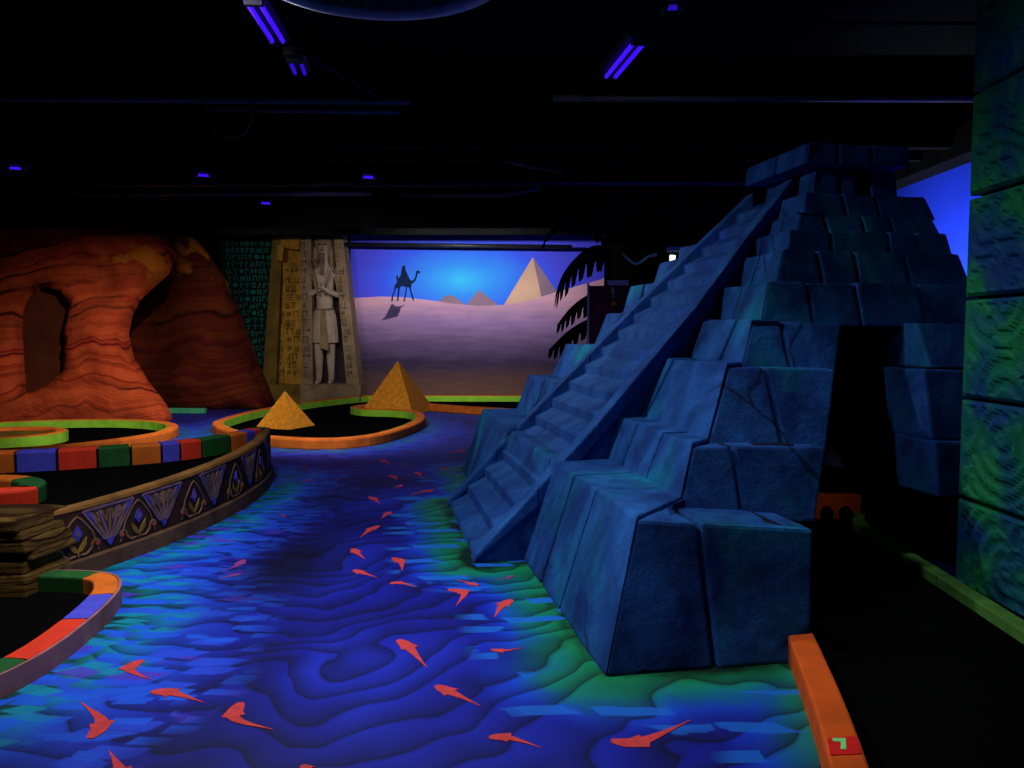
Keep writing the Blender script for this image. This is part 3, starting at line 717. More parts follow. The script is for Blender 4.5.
obj('outer_face', sweep(pi_, [(0, 0), (.012, 0), (.012, .16), (0, .16)], True), M['lime'], isl)
obj('island_top', flat([(q.x*.9-7.5*.1, q.y*.9+11.3*.1) for q in pi_], .01, .12), M['golddark'], isl)
sk = tag(obj('pale_green_kerb', sweep([Vector((-7.3, 15.75, 0)), Vector((-6.3, 15.7, 0))], rrect(0, .12, 0, .10, .02)), M['palegreen'], at=(-6.8, 15.75, 0)), 'short pale green kerb at the mouth of the rock cave', 'kerb')
tag(obj('hole_marker', boxm(-2.95, -2.72, 11.35, 11.42, .012, .05), M['lime'], at=(-2.83, 11.38, .012)), 'tiny green marker on the carpet before the small pyramids', 'marker')
def model_pyramid(cx, cy, half, h, turn, label, seed):
    t = thing('model_pyramid', label, 'pyramid', (cx, cy, .012), 'small ochre pyramids')
    n = 10; bm = bmesh.new(); ca, sa = math.cos(turn), math.sin(turn)
    R = lambda x, y, z: (cx+x*ca-y*sa, cy+x*sa+y*ca, .012+z)
    for k in range(n-1):
        a, b = half*(1-k/n), half*(1-(k+1)/n)*1.015; z0, z1 = h*k/n, h*(k+1)/n
        hexa(bm, [R(-a, -a, z0), R(a, -a, z0), R(a, a, z0), R(-a, a, z0), R(-b, -b, z1), R(b, -b, z1), R(b, b, z1), R(-b, b, z1)])
        m = 6-int(k*.5)
        if m > 1:
            o = .008
            for fy in (-1,):
                for j in range(m):
                    if (j+k+seed) % 3 == 0:
                        x0 = -b+2*b*j/m+.01; x1 = -b+2*b*(j+1)/m-.01
                        hexa(bm, [R(x0, -a-o, z0+.01), R(x1, -a-o, z0+.01), R(x1, -a+.1, z0+.01), R(x0, -a+.1, z0+.01), R(x0, -b-o, z1-.01), R(x1, -b-o, z1-.01), R(x1, -b+.1, z1-.01), R(x0, -b+.1, z1-.01)])
    obj('courses', bm, M['minip'], t)
    bm = bmesh.new(); b = half/n*1.15; zt = h*(n-1)/n
    vs_ = [bm.verts.new(R(*q)) for q in [(-b, -b, zt), (b, -b, zt), (b, b, zt), (-b, b, zt), (0, 0, h)]]
    for f in [(0, 1, 4), (1, 2, 4), (2, 3, 4), (3, 0, 4), (3, 2, 1, 0)]: bm.faces.new([vs_[i] for i in f])
    obj('cap_stone', bm, M['minip'], t)
model_pyramid(-3.93, 13.3, .35, .62, math.radians(-24), 'smaller ochre model pyramid inside the orange kerb ring', 1)
model_pyramid(-2.36, 15.92, .58, 1.06, math.radians(-16), 'larger ochre model pyramid in front of the desert mural', 2)

# ------------------------------------------------------------------ orange rock with window and cave
def rdisp(x, z, d):
    b = min(1, d/.22); s = z+.25*noise.noise(Vector((x*.5, z*.5, 3)))-.1*x
    return .10*b+.10*noise.fractal(Vector((x*.7, z*1.1, 1)), .8, 2, 4)+.08*noise.noise(Vector((x*.4, s*4, 9)))+.06*noise.noise(Vector((x*.8, s*11, 2)))
rockf = thing('orange_rock', 'orange striped sandstone cliff with a tall window hole at the far left', 'rock', (-8, 14, 0))
out = [(-9.9, 0), (-6.42, 0), (-6.5, .25), (-6.72, .55), (-6.92, .85), (-7.12, 1.15), (-7.2, 1.6), (-7.14, 1.95), (-6.95, 2.25), (-6.66, 2.5), (-6.42, 2.75), (-6.25, 3.1), (-6.45, 3.5), (-7.4, 3.75), (-8.3, 3.9), (-9.9, 4.0)]
win = [(-9.05, .52), (-8.75, .55), (-8.45, .70), (-8.17, .93), (-8.08, 1.6), (-8.0, 2.14), (-8.12, 2.40), (-8.55, 2.52), (-8.92, 2.32), (-9.06, 2.0)]
obj('rock_face', rockface(out, [win], 14.0, .5, .12, rdisp, .035), M['rock'], rockf, True)
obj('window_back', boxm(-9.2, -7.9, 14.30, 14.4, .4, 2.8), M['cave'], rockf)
rb = thing('cave_rock', 'dark banded sandstone slope with a cave hollow behind the orange rock', 'rock', (-7, 16.8, 0))
def bdisp(x, z, d):
    cave = math.exp(-(((x+8.0)/.62)**2+((z-1.75)/1.15)**2)*1.2)
    return .35*min(1, d/.5)+(4-z)*.12+.14*noise.fractal(Vector((x*.8, z*1.2, 5)), .8, 2, 4)+.04*noise.noise(Vector((x*.4, z*8, 2)))-.45*cave
bo = [(-9.4, 0), (-5.42, 0), (-5.5, .25), (-5.72, .8), (-6.0, 1.55), (-6.25, 2.25), (-6.5, 2.8), (-6.85, 3.4), (-7.1, 3.75), (-7.6, 3.85), (-9.4, 3.8)]
obj('rock_face', rockface(bo, [], 17.1, .5, .15, bdisp), M['rock_back'], rb, True)
# ------------------------------------------------------------------ glyph wall, temple front, statue
hw = thing('glyph_wall', 'dark wall covered in green painted glyph columns beside the gold temple', 'wall', (-6.4, 18.7, 0))
obj('panel', boxm(-7.1, -5.57, 18.96, 19.09, 0, 4.2), M['hier_bg'], hw)
def glyphs(x0, x1, y, z0, z1, cell, seed, slope=0, th=.012):
    """rows of small raised signs: bars, birds, eyes, loops"""
    bm = bmesh.new(); r = random.Random(seed); z = z1-cell
    def bar(a, b, c, d): box(bm, a, b, y-th, y+.01, c, d)
    while z > z0:
        x = x0
        while x < x1-cell*.6:
            wd = cell*r.choice((.6, .8, 1)); k = r.randrange(7); a, b = x+.1*cell, x+wd-.1*cell; t = cell*.13; c, d = z+.1*cell, z+.86*cell
            if k == 0: bar(a, b, d-t, d); bar(a, a+t, c, d); bar(b-t, b, c, d)
            elif k == 1:
                for q in range(3): bar(a, b, c+q*.27*cell, c+q*.27*cell+t)
            elif k == 2: bar((a+b)/2-t/2, (a+b)/2+t/2, c, d); bar(a, b, d-2.4*t, d-1.4*t)
            elif k == 3: bar(a, a+t, c, d); bar(a, b, (c+d)/2, (c+d)/2+t); bar(b-t*1.6, b, (c+d)/2, d)
            elif k == 4:
                n = 7; pts = [((a+b)/2+(b-a)/2*math.cos(q*2*PI/n), (c+d)/2+(d-c)/2.4*math.sin(q*2*PI/n)) for q in range(n)]
                va = [bm.verts.new((p[0], y-th, p[1])) for p in pts]; vb = [bm.verts.new((p[0], y+.01, p[1])) for p in pts]; bm.faces.new(va)
                for q in range(n): bm.faces.new([va[q], va[(q+1) % n], vb[(q+1) % n], vb[q]])
            elif k == 5: bar(a, b, c, c+t); bar(a+t, b-t, c+t*2, d-t*2); bar(b-t, b, c, d)
            else:
                for q in range(2): bar(a+q*(b-a)*.55, a+q*(b-a)*.55+t, c, d)
                bar(a, b, c, c+t)
            x += wd+cell*.05
        z -= cell
    for v in bm.verts: v.co.x += slope*(v.co.z-z0)
    bmesh.ops.recalc_face_normals(bm, faces=bm.faces); return bm
g_ = obj('glyphs', glyphs(-7.0, -5.62, 18.96, .2, 4.1, .17, 5), M['hier'], hw); g_['kind'] = 'stuff'

tp = thing('gold_temple_front', 'gold and grey Egyptian temple front with glyph pillars around a statue niche', 'temple', (-4.7, 18.5, 0))
def leanbox(xa0, xa1, xb0, xb1, y0, y1, z0, z1):
    bm = bmesh.new(); hexa(bm, [(xa0, y0, z0), (xa1, y0, z0), (xa1, y1, z0), (xa0, y1, z0), (xb0, y0, z1), (xb1, y0, z1), (xb1, y1, z1), (xb0, y1, z1)])
    bmesh.ops.recalc_face_normals(bm, faces=bm.faces); return bm
obj('back_slab', leanbox(-5.95, -3.95, -5.55, -4.02, 18.75, 18.93, 0, 4.2), M['niche'], tp)
obj('gold_pillar', leanbox(-5.95, -5.62, -5.60, -5.38, 18.30, 18.75, .42, 4.2), M['golddark'], tp)
obj('gold_panel', boxm(-5.62, -4.98, 18.5, 18.75, .42, 4.2), M['gold'], tp)
obj('gold_column', boxm(-5.40, -4.98, 18.28, 18.5, .42, 3.3), M['gold'], tp)
obj('grey_pillar', leanbox(-4.98, -4.72, -4.95, -4.70, 18.2, 18.75, .42, 4.2), M['sand'], tp)
obj('leaning_pillar', leanbox(-3.92, -3.62, -4.20, -3.99, 18.2, 18.75, .42, 4.2), M['sand'], tp)
obj('gold_plinth', boxm(-5.98, -4.98, 18.12, 18.8, 0, .44), M['golddark'], tp)
obj('grey_plinth', boxm(-4.98, -3.56, 18.05, 18.8, 0, .44), M['sand'], tp)
for nm, args, m, par in [('glyph_column', (-5.36, -5.02, 18.28, .5, 3.2, .2, 21), 'golddark', 'gold_column'), ('glyph_column', (-5.62, -5.42, 18.5, .5, 3.9, .17, 22), 'golddark', 'gold_panel'),
                    ('glyph_column', (-4.95, -4.74, 18.2, .5, 4.0, .2, 23), 'sanddark', 'grey_pillar'), ('glyph_column', (-3.90, -3.68, 18.2, .5, 4.0, .2, 24, -.085), 'sanddark', 'leaning_pillar')]:
    o = obj(nm, glyphs(*args), M[m], bpy.data.objects[par]); o['kind'] = 'stuff'

# carved capital over the gold column
obj('capital_stone', worn([(-5.46, 18.2, 3.62), (-4.99, 18.2, 3.58), (-4.99, 18.6, 3.58), (-5.46, 18.6, 3.62), (-5.42, 18.14, 4.25), (-4.97, 18.14, 4.25), (-4.97, 18.6, 4.25), (-5.42, 18.6, 4.25)], 61, .05, .1, .05, 3), M['gold'], tp)
obj('capital_stone', worn([(-5.50, 18.1, 3.35), (-5.36, 18.1, 3.30), (-5.36, 18.6, 3.30), (-5.50, 18.6, 3.35), (-5.48, 18.1, 3.7), (-5.30, 18.1, 3.7), (-5.30, 18.6, 3.7), (-5.48, 18.6, 3.7)], 62, .03, .1, .03, 3), M['gold'], tp)

# the standing statue: one skinned body, dress as parts
st = thing('pharaoh_statue', 'grey stone statue of a standing king with crossed arms in the temple niche', 'statue', (-4.42, 18.3, .44))
def skinned(name, joints, links, mat, parent, root=0, sub=2):
    me = bpy.data.meshes.new(name); b = BASE[parent]
    me.from_pydata([Vector(j[:3])-b for j in joints], links, [])
    o = bpy.data.objects.new(name, me); C.objects.link(o); o.parent = parent; me.materials.append(mat)
    o.modifiers.new('skin', 'SKIN').use_smooth_shade = True
    for i, j in enumerate(joints):
        sv = me.skin_vertices[0].data[i]; sv.radius = (j[3], j[4] if len(j) > 4 else j[3]); sv.use_root = (i == root)
    s = o.modifiers.new('sub', 'SUBSURF'); s.levels = sub; s.render_levels = sub
    return o
X0, Y0 = -4.46, 18.42
J = [(0, 0, 1.95, .22, .19), (0, 0, 2.25, .19, .15), (0, 0, 2.6, .23, .18), (0, 0, 3.0, .26, .19), (0, 0, 3.22, .14, .13), (0, 0, 3.40, .09, .09), (0, -.02, 3.60, .15, .16), (0, -.02, 3.85, .14, .15),
     (.26, 0, 3.10, .11), (.37, -.03, 2.80, .095), (.40, -.10, 2.52, .085), (.20, -.27, 2.60, .07), (-.02, -.31, 2.74, .055),
     (-.26, 0, 3.10, .11), (-.37, -.03, 2.80, .095), (-.40, -.10, 2.52, .085), (-.20, -.24, 2.60, .07), (.06, -.24, 2.74, .055),
     (.13, 0, 1.75, .15), (.13, -.02, 1.25, .115), (.13, 0, .95, .105), (.13, .02, .60, .075), (.13, -.02, .50, .075), (.14, -.22, .475, .05),
     (-.13, 0, 1.75, .15), (-.13, -.10, 1.25, .115), (-.13, -.10, .95, .105), (-.13, -.10, .60, .075), (-.13, -.14, .50, .075), (-.15, -.34, .475, .05)]
J = [(X0+a[0], Y0+a[1], a[2], *a[3:]) for a in J]
E_ = [(0,1),(1,2),(2,3),(3,4),(4,5),(5,6),(6,7),(3,8),(8,9),(9,10),(10,11),(11,12),(3,13),(13,14),(14,15),(15,16),(16,17),(0,18),(18,19),(19,20),(20,21),(21,22),(22,23),(0,24),(24,25),(25,26),(26,27),(27,28),(28,29)]
body = skinned('body', J, E_, M['statue'], st); BASE[body] = BASE[st]
for sx, y in ((-1, -.33), (1, -.26)):                       # fists: four fingers and a thumb closed on the crook and the flail
    hx = X0+sx*.05
    for k in range(4):
        z = 2.70+k*.032; l = (.05, .058, .055, .045)[k]
        obj('finger', tubem([(hx+.03*sx, Y0+y, z), (hx, Y0+y-.045, z), (hx-l*.6*sx, Y0+y-.04, z), (hx-l*.7*sx, Y0+y-.01, z)], .017, 6), M['statue'], body, True)
    obj('thumb', tubem([(hx+.03*sx, Y0+y, 2.82), (hx, Y0+y-.05, 2.835), (hx-.03*sx, Y0+y-.05, 2.84)], .018, 6), M['statue'], body, True)
obj('crook', tubem([(X0-.06, Y0-.37, 2.55), (X0-.20, Y0-.33, 3.1), (X0-.26, Y0-.3, 3.3), (X0-.22, Y0-.3, 3.38), (X0-.15, Y0-.3, 3.33)], .022, 8), M['sand'], st, True)
obj('flail', tubem([(X0+.06, Y0-.33, 2.55), (X0+.22, Y0-.3, 3.1), (X0+.28, Y0-.27, 3.3), (X0+.34, Y0-.22, 3.05)], .022, 8), M['sand'], st, True)
obj('beard', tubem([(X0, Y0-.17, 3.52), (X0, Y0-.24, 3.30), (X0, Y0-.30, 3.02)], .05, 8, .035), M['sand'], body, True)
bm = bmesh.new()                                            # striped head cloth with lappets
for (dx, dz, rx, ry, rz) in [(0, 3.78, .24, .2, .24), (-.19, 3.45, .09, .12, .32), (.19, 3.45, .09, .12, .32)]:
    s = bmesh.ops.create_icosphere(bm, subdivisions=3, radius=1)['verts']
    for v in s: v.co = Vector((X0+dx+v.co.x*rx, Y0+.05+v.co.y*ry, dz+v.co.z*rz))
obj('head_cloth', bm, M['sand'], st, True)
for sx in (-1, 1): obj('eye', tubem([(X0+sx*.06-.035, Y0-.165, 3.72), (X0+sx*.06, Y0-.178, 3.725), (X0+sx*.06+.035, Y0-.165, 3.72)], .015, 6), M['niche'], body, True)
obj('nose', tubem([(X0, Y0-.165, 3.74), (X0, Y0-.20, 3.66), (X0, Y0-.17, 3.64)], .022, 8), M['statue'], body, True)
obj('mouth', tubem([(X0-.05, Y0-.155, 3.59), (X0, Y0-.17, 3.588), (X0+.05, Y0-.155, 3.59)], .013, 6), M['niche'], body, True)
# pleated kilt and apron
n = 36; bm = bmesh.new(); rings = []
for (z, rx, ry) in [(2.22, .215, .18), (2.0, .27, .225), (1.7, .30, .25), (1.42, .31, .27)]:
    rings.append([bm.verts.new((X0+(rx+.010*(k % 2))*math.cos(2*PI*k/n), Y0-.02+(ry+.010*(k % 2))*math.sin(2*PI*k/n), z)) for k in range(n)])
for A, B in zip(rings, rings[1:]):
    for k in range(n): bm.faces.new([A[k], A[(k+1) % n], B[(k+1) % n], B[k]])
bmesh.ops.recalc_face_normals(bm, faces=bm.faces); obj('kilt', bm, M['statue'], st)
bm = bmesh.new(); hexa(bm, [(X0-.06, Y0-.34, 1.30), (X0+.16, Y0-.33, 1.22), (X0+.16, Y0-.2, 1.22), (X0-.06, Y0-.2, 1.30), (X0-.05, Y0-.24, 2.16), (X0+.07, Y0-.24, 2.16), (X0+.07, Y0-.1, 2.16), (X0-.05, Y0-.1, 2.16)])
bmesh.ops.bevel(bm, geom=bm.edges[:], offset=.015, segments=2, affect='EDGES'); obj('apron', bm, M['sand'], st)
obj('belt', tubem([(X0-.22, Y0-.05, 2.22), (X0-.12, Y0-.19, 2.2), (X0, Y0-.215, 2.19), (X0+.12, Y0-.19, 2.2), (X0+.22, Y0-.05, 2.22)], .03, 8), M['sand'], st, True)

# ------------------------------------------------------------------ desert mural
mu = thing('desert_mural', 'painted wall mural of a blue sky, dunes, pyramids and a camel rider', 'mural', (-1, 18.95, 0))
MY = 18.95
def sky_mat():  # sky print; the bright cyan centre also holds lamp glow as colour
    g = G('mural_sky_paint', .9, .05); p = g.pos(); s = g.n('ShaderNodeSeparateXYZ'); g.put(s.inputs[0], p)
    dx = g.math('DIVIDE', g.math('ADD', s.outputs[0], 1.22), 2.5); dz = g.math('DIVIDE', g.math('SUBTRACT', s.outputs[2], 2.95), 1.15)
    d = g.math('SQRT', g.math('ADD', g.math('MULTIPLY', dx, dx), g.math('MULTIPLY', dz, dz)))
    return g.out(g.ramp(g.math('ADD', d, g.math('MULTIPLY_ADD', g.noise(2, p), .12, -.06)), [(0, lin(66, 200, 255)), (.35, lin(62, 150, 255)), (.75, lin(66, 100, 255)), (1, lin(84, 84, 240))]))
def dune_mat():
    g = G('mural_dune_paint', .9, .05); p = g.pos(); s = g.n('ShaderNodeSeparateXYZ'); g.put(s.inputs[0], p)
    z = g.math('ADD', s.outputs[2], g.math('MULTIPLY_ADD', g.noise(1.6, g.scaled(p, (1, 1, 6)), 4), .5, -.25))
    return g.out(g.ramp(g.math('DIVIDE', z, 3), [(0, lin(120, 84, 66)), (.17, lin(92, 66, 64)), (.30, lin(58, 48, 74)), (.48, lin(104, 82, 120)), (.66, lin(156, 122, 166)), (.85, lin(224, 168, 186))]))
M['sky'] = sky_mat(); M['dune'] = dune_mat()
M['mp_lit'] = paint('mural_pyramid_lit', lin(224, 178, 150), .1, 2, .9, 0); M['mp_dark'] = paint('mural_pyramid_shaded', lin(150, 120, 140), .1, 2, .9, 0)
M['mcamel'] = paint('mural_camel_paint', lin(14, 34, 70), .2, 4, .9, 0); M['mshade'] = paint('mural_shadow_paint', lin(70, 58, 92), .3, 4, .9, 0)
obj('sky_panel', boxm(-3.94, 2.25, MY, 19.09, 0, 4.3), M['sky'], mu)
for q, lit in [([(-1.82, 2.41), (-1.66, 2.54), (-1.52, 2.58), (-1.36, 2.52), (-1.2, 2.38), (-1.2, 2.2), (-1.82, 2.2)], 'mp_dark'), ([(-1.13, 2.34), (-.81, 2.70), (-.37, 2.36), (-.37, 2.1), (-1.13, 2.1)], 'mp_dark'), ([(-.22, 2.30), (.51, 3.50), (.79, 2.2), (-.22, 2.2)], 'mp_lit'), ([(.511, 3.50), (1.10, 2.65), (1.1, 2.2), (.791, 2.2)], 'mp_dark')]:
    obj('painted_pyramid', plate(q, MY, .004), M[lit], mu)
obj('painted_dune', plate([(-3.92, 0), (2.25, 0), (2.25, 3.0), (2.16, 2.95), (1.18, 2.68), (.44, 2.45), (-.17, 2.34), (-.79, 2.31), (-1.4, 2.36), (-2.01, 2.45), (-2.75, 2.53), (-3.24, 2.54), (-3.92, 2.50)], MY, .006), M['dune'], mu)
camel = [(-2.92,2.42),(-2.96,2.42),(-2.94,2.56),(-2.89,2.66),(-2.87,2.81),(-2.81,2.89),(-2.83,3.03),(-2.8,3.07),(-2.77,2.98),(-2.71,3.07),(-2.56,3.07),(-2.52,2.98),(-2.45,2.92),(-2.4,2.95),(-2.36,3.04),(-2.34,3.16),(-2.3,3.18),(-2.23,3.13),(-2.26,3.11),(-2.3,3.1),(-2.33,2.99),(-2.36,2.92),(-2.45,2.84),(-2.47,2.79),(-2.46,2.67),(-2.4,2.48),(-2.41,2.43),(-2.43,2.44),(-2.45,2.51),(-2.52,2.76),(-2.56,2.78),(-2.59,2.61),(-2.62,2.42),(-2.66,2.42),(-2.63,2.56),(-2.59,2.76),(-2.67,2.8),(-2.74,2.76),(-2.76,2.61),(-2.78,2.43),(-2.82,2.43),(-2.8,2.56),(-2.79,2.75),(-2.83,2.74),(-2.87,2.64),(-2.91,2.53)]
obj('painted_camel', plate(camel, MY-.006, .004), M['mcamel'], mu)
obj('painted_rider', plate([(-2.72, 3.05), (-2.69, 3.22), (-2.67, 3.28), (-2.63, 3.30), (-2.60, 3.27), (-2.60, 3.19), (-2.55, 3.08), (-2.5, 2.96), (-2.66, 2.86)], MY-.006, .006), M['mcamel'], mu)
obj('painted_shadow', plate([(-2.96,2.34),(-2.91,2.36),(-2.86,2.3),(-2.76,2.3),(-2.61,2.35),(-2.72,2.27),(-2.76,2.15),(-2.81,2.05),(-3.01,2.0),(-3.21,1.95),(-3.11,2.05),(-3.04,2.18)], MY-.006, .003), M['mshade'], mu)

# ------------------------------------------------------------------ palm, kiosk, hanging cloth, lamp behind the pyramid
pm = thing('black_palm', 'black cut palm tree with drooping notched fronds before the mural', 'palm', (1.78, 14, 0))
obj('trunk', tubem([(1.78, 14, 0), (1.82, 14, 1.2), (1.78, 14, 2.2), (1.72, 14, 3.1)], .11, 10, .07), M['palm'], pm, True)
def frond(pts, ln, sd_):
    mid = spline([(p[0], 14.0-.12*i, p[1]) for i, p in enumerate(pts)], .03); Lm = arclen(mid); bm = bmesh.new(); r = random.Random(sd_)
    tube(bm, mid[::3]+[mid[-1]], .018, 6, .006)
    n = 8
    for k in range(n):
        s0 = Lm[-1]*k/n; s1 = Lm[-1]*(k+1.0)/n; a, d = along(mid, Lm, s0); b, _ = along(mid, Lm, s1)
        l = ln*math.sin(PI*(.16+.8*(k+.5)/n))**.6*r.uniform(.78, 1.1)
        dn = Vector((-.12, -.06, -1)).normalized()
        q = [a, b, b+dn*l*.62, a.lerp(b, .80)+dn*l, a.lerp(b, .30)+dn*l*.97, a.lerp(b, .12)+dn*l*.55, a+dn*l*.5]
        f = [bm.verts.new(v) for v in q]; g = [bm.verts.new(v+Vector((0, .012, 0))) for v in q]
        bm.faces.new(f); bm.faces.new(g[::-1])
        for i in range(7): bm.faces.new([f[i], f[(i+1) % 7], g[(i+1) % 7], g[i]])
    bmesh.ops.recalc_face_normals(bm, faces=bm.faces); return bm
for k, (p_, l_) in enumerate([([(1.72, 3.20), (1.40, 3.16), (1.10, 2.92), (.88, 2.62), (.76, 2.28)], .60), ([(1.70, 2.42), (1.35, 2.30), (1.05, 2.08), (.80, 1.78)], .40), ([(1.70, 1.92), (1.35, 1.86), (1.0, 1.66), (.65, 1.33)], .44),
                              ([(1.72, 3.20), (1.45, 3.5), (1.0, 3.62), (.70, 3.45), (.52, 3.12)], .2)]):
    obj('frond', frond(p_, l_, k), M['palm'], pm)
kq = thing('dark_red_kiosk', 'dark red and brown panel wall with pale ledge behind the stair', 'wall', (2.0, 13.4, 0))
obj('panel', boxm(1.33, 2.9, 13.4, 13.6, 0, 2.45), M['kiosk'], kq)
obj('corner_strip', boxm(1.30, 1.335, 13.34, 13.4, 0, 2.49), M['pale'], kq)
obj('ledge', boxm(1.65, 2.0, 13.3, 13.5, 2.45, 2.54), M['pale'], kq)
obj('wall_lamp', tubem([(1.74, 13.36, 2.42), (1.74, 13.33, 2.33), (1.75, 13.36, 2.24)], .03, 8), M['pale'], kq, True)
obj('wall_lamp_glass', tubem([(1.76, 13.36, 2.17), (1.76, 13.35, 2.10)], .05, 8), M['orange'], kq, True)
cl = thing('hanging_cloth', 'pale green cloth swag hanging in the dark beside the stair', 'cloth', (2.1, 13, 4.5))
obj('swag', tubem(spline([(1.84, 13, 2.97), (1.93, 13, 2.88), (2.06, 13, 2.79), (2.16, 13, 2.83), (2.27, 13, 2.91), (2.42, 13, 2.94)], .03), .022, 8), M['cord'], cl, True)
for x, z in ((1.84, 2.97), (2.42, 2.94)): obj('cord', tubem([(x, 13, z), (x, 13, 4.5)], .005, 5), M['pipe'], cl)
lp = thing('white_work_lamp', 'small bright white lamp glowing beside the upper stair', 'lamp', (2.7, 13, 3.3))
obj('housing', boxm(2.60, 2.84, 12.95, 13.15, 3.0, 3.07), M['pale'], lp)
obj('bulb', tubem([(2.69, 13, 2.93), (2.68, 13, 2.82)], .05, 12, .045), M['lampw'], lp, True)
obj('hanger', tubem([(2.72, 13.05, 3.05), (2.72, 13.05, 4.5)], .012, 6), M['pipe'], lp)
obj('bracket', boxm(2.66, 2.72, 13.0, 13.1, 2.9, 3.02), M['pipe'], lp)

# ------------------------------------------------------------------ fish painted on the river
FISH=[[(-0.599,3.954),(-0.534,3.863),(-0.409,3.613)],[(-0.347,3.422),(-0.269,3.353),(-0.138,3.232)],[(-0.091,2.968),(-0.016,2.968),(0.113,2.893)],[(-0.107,3.825),(-0.036,3.813),(0.056,3.85)],[(0.391,2.945),(0.504,2.937),(0.739,3.103)],[(-1.819,3.70),(-1.838,3.60),(-1.682,3.484)],[(-1.621,3.363),(-1.523,3.353),(-1.342,3.26)],[(-1.675,2.96),(-1.70,3.095),(-1.878,3.26)],[(-1.388,2.665),(-1.466,2.768),(-1.553,2.872)],[(-1.181,3.26),(-1.157,3.12),(-0.97,3.03)],[(-0.785,2.768),(-0.754,2.748),(-0.695,2.69)],[(-1.191,5.679),(-1.14,5.572),(-1.052,5.42)],[(-1.078,5.162),(-1.01,5.096),(-0.884,4.989)],[(-0.856,5.445),(-0.784,5.347),(-0.747,5.14)],[(-0.786,4.866),(-0.724,4.886),(-0.611,4.807)],[(-1.116,6.375),(-1.167,6.242),(-1.2,5.992)],[(-1.415,7.534),(-1.349,7.441),(-1.252,7.218)],[(-1.105,6.887),(-1.122,6.77),(-1.141,6.621)],[(-0.807,7.879),(-0.909,7.777),(-1.012,7.629)],[(-0.217,4.826),(-0.284,4.886),(-0.36,4.947)],[(-0.402,4.749),(-0.298,4.693),(-0.331,4.463)],[(-1.176,8.145),(-1.202,8.036),(-1.239,7.931)],[(-1.399,8.671),(-1.332,8.609),(-1.272,8.429)],[(-1.123,8.927),(-1.073,8.797),(-1.016,8.609)],[(-1.693,9.794),(-1.591,9.638),(-1.48,9.413)],[(-1.283,9.413),(-1.355,9.487),(-1.417,9.487)],[(-0.856,9.199),(-0.802,9.129),(-0.743,8.994)],[(-0.683,10.655),(-0.754,10.471),(-0.856,10.381)],[(0.007,5.031),(-0.046,4.968),(-0.118,4.968)],[(0.0,4.566),(-0.059,4.463),(-0.102,4.269)],[(-1.91,5.396),(-1.914,5.23),(-1.99,5.14)],[(-1.818,5.074),(-1.869,5.031),(-1.924,4.947)],[(-2.538,9.269),(-2.465,9.129),(-2.376,8.927)],[(-2.279,8.313),(-2.251,8.371),(-2.242,8.548)],[(-2.075,6.77),(-2.028,6.732),(-1.971,6.658)]]
for i, f in enumerate(FISH):
    sp = spline(f, .012); Ls = arclen(sp); T = Ls[-1]; wid = max(.017, min(.034, T*.11)); n = 14; l_, r_ = [], []
    for k in range(n+1):
        t = k/n; q, d = along(sp, Ls, t*T); nn = Vector((-d.y, d.x, 0))
        prof = .42+.58*math.sin(PI/2*t/.2) if t < .2 else (1-(t-.2)/.8)**1.5*.93+.07
        e = wid*prof; ex = wid*.55 if k == 4 else 0
        l_.append(q+nn*(e+ex)-(d*-.02 if ex else d*0)); r_.append(q-nn*(e+ex)-(d*-.02 if ex else d*0))
    poly = [(p.x, p.y) for p in l_]+[(p.x, p.y) for p in reversed(r_)]
    obj('painted_fish', flat(poly, .0005, .003), M['fish_dim'] if i in (28, 30, 31, 32, 33, 34) else M['fish'], floor)

# ------------------------------------------------------------------ ceiling: tubes, pipes, beams, duct
def fixture(a, b, z, label, dim=False, two=True):
    t = thing('blacklight_fixture', label, 'light fixture', (*a, 4.5), 'blacklight tubes under the ceiling')
    a, b = Vector((*a, z)), Vector((*b, z)); d = (b-a).normalized(); s = Vector((-d.y, d.x, 0))
    bm = bmesh.new(); hexa(bm, [p+s*q+Vector((0, 0, h)) for h in (.03, .09) for p, q in ((a-d*.03, -.09), (b+d*.03, -.09), (b+d*.03, .09), (a-d*.03, .09))])
    bmesh.ops.recalc_face_normals(bm, faces=bm.faces); obj('housing', bm, M['fixture'], t)
    for q in ((-.04, .04) if two else (0,)):
        obj('tube', tubem([a+s*q, b+s*q], .017, 10), M['tubedim'] if dim else M['tube'], t, True)
    for p in (a, b): obj('end_cap', tubem([p+s*-.06, p+s*.06], .028, 8), M['fixture'], t)
    m = (a+b)/2; obj('hanger', tubem([m+Vector((0, 0, .09)), Vector((m.x, m.y, 4.5))], .01, 6), M['fixture'], t)
fixture((-1.715, 5.26), (-1.76, 5.95), 3.8, 'violet twin tube fixture beside the round duct')
fixture((-1.74, 6.33), (-1.79, 6.66), 3.8, 'short dim violet twin tube beyond the fixture by the duct', True)
fixture((.84, 6.75), (.96, 5.95), 3.8, 'bright violet twin tube fixture above the river')
fixture((1.05, 5.46), (1.16, 5.45), 3.85, 'small dim violet tube above the bright fixture over the river', True, False)
for (x, y), lab in [((-4.26, 10.77), 'small violet spot over the glyph wall, before the pipes'), ((-4.12, 13.03), 'small violet spot over the gold temple front'), ((-2.01, 10.9), 'small violet spot over the camel on the mural'), ((-6.56, 10.32), 'small violet spot at the far left over the rock')]:
    fixture((x-.09, y), (x+.09, y+.05), 3.8, lab, False, False)
def pipe(pts, r, label, pale=False):
    n = obj('ceiling_pipe', tubem(pts, r, 10), M['pipe_pale'] if pale else M['pipe'], at=pts[0], smooth=True)
    tag(n, label, 'pipe', 'pipes and cables under the ceiling')
pipe([(-10, 7.5, 3.9), (-1.0, 7.72, 3.88)], .03, 'long grey pipe crossing the ceiling at the upper left', True)
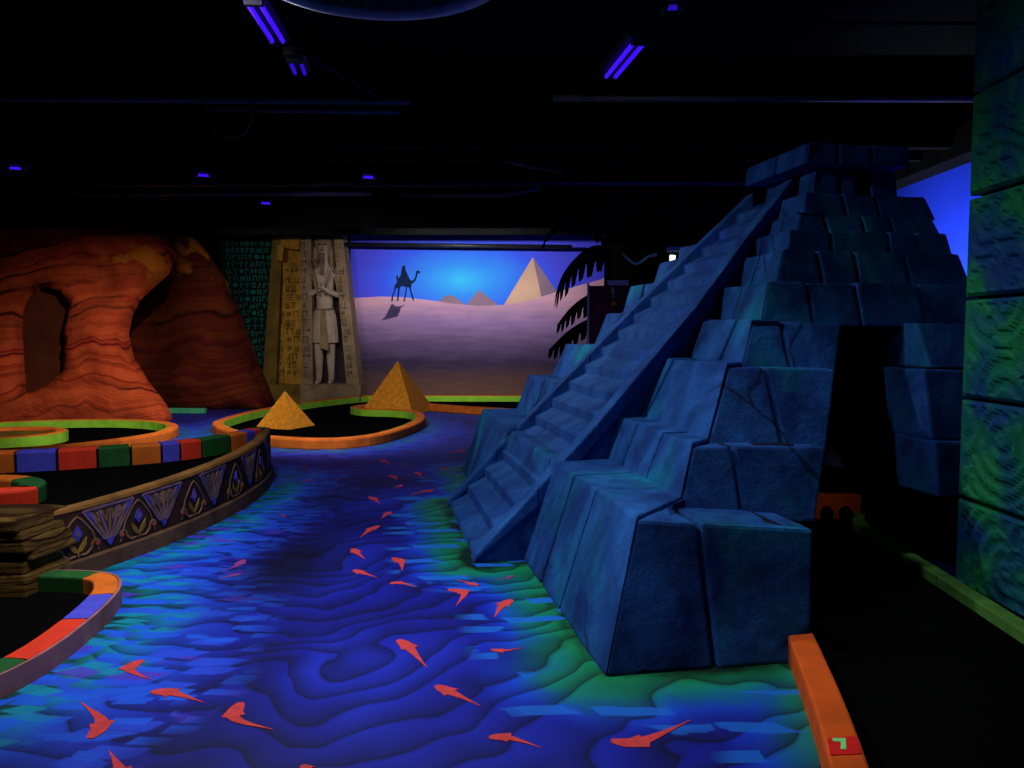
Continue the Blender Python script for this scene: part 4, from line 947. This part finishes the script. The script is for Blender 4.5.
pipe([(-3.1, 8.0, 3.9), (-1.15, 8.05, 3.88)], .03, 'pale short pipe under the long grey ceiling pipe', True)
pipe([(.4, 7.66, 3.9), (5.4, 7.7, 3.9)], .03, 'grey pipe crossing the ceiling above the pyramid', True)
pipe([(-10, 9.3, 3.9), (5.4, 9.4, 3.9)], .03, 'thin dark pipe across the whole ceiling')
pipe([(-10, 11.6, 3.85), (5.4, 11.6, 3.85)], .05, 'thick dark pipe across the ceiling beyond the thin one')
pipe([(-7.2, 12.2, 3.8), (-2.2, 12.2, 3.8)], .035, 'grey pipe in front of the glyph wall ceiling', True)
pipe([(-1.8, 12.3, 3.82), (-.1, 12.2, 3.8), (.4, 11.8, 3.82)], .05, 'pale bent pipe in front of the mural ceiling', True)
pipe(spline([(-2.2, 7.5, 4.4), (-1.2, 8.6, 4.05), (-.3, 9.6, 3.8), (.7, 10.8, 3.85)], .2), .025, 'drooping cable under the middle of the ceiling')
pipe([(-3.9, 18.2, 3.72), (1.4, 18.2, 3.66)], .05, 'dark pipe across the top of the desert mural')
pipe(spline([(-2.75, 7.0, 4.4), (-2.72, 7.05, 3.55), (-2.55, 7.1, 3.38), (-2.35, 7.1, 3.55), (-2.33, 7.05, 4.4)], .08), .008, 'thin hanging cable loop at the upper left')
for k, (y, zb) in enumerate([(4.95, 3.95), (8.45, 3.62), (9.05, 3.62), (13.2, 3.42), (16.6, 3.74)]):  # dark beams; the middle three are added to hide the spots behind them
    struct(obj(f'trim_{k+1}', boxm(-9.98, 5.38, y, y+.12, zb, 4.5), M['black']))
struct(obj('trim_6', boxm(4.75, 5.05, 6.6, 12, 3.5, 3.82), M['black']))
du = thing('round_duct', 'large round grey ceiling vent with radial slats at the top edge', 'vent', (-.76, 4.35, 3.6))
ring = [Vector((-.76+.76*math.cos(a*PI/32), 4.40+.70*math.sin(a*PI/32), 3.6)) for a in range(64)]
obj('rim', sweep(ring, [(0, .02), (.10, 0), (.10, .05), (0, .3), (-.03, .3)], True), M['duct'], du, True)
for a in range(72):
    an = a*2*PI/72; c, s = math.cos(an), math.sin(an)
    bm = bmesh.new(); tube(bm, [(-.76+.25*c, 4.33+.23*s, 3.66), (-.76+.66*c, 4.33+.60*s, 3.62)], .010, 4)
    obj('slat', bm, M['pipe'], du)
obj('hub', tubem([(-.76, 4.33, 3.62), (-.76, 4.33, 4.5)], .25, 24), M['fixture'], du)
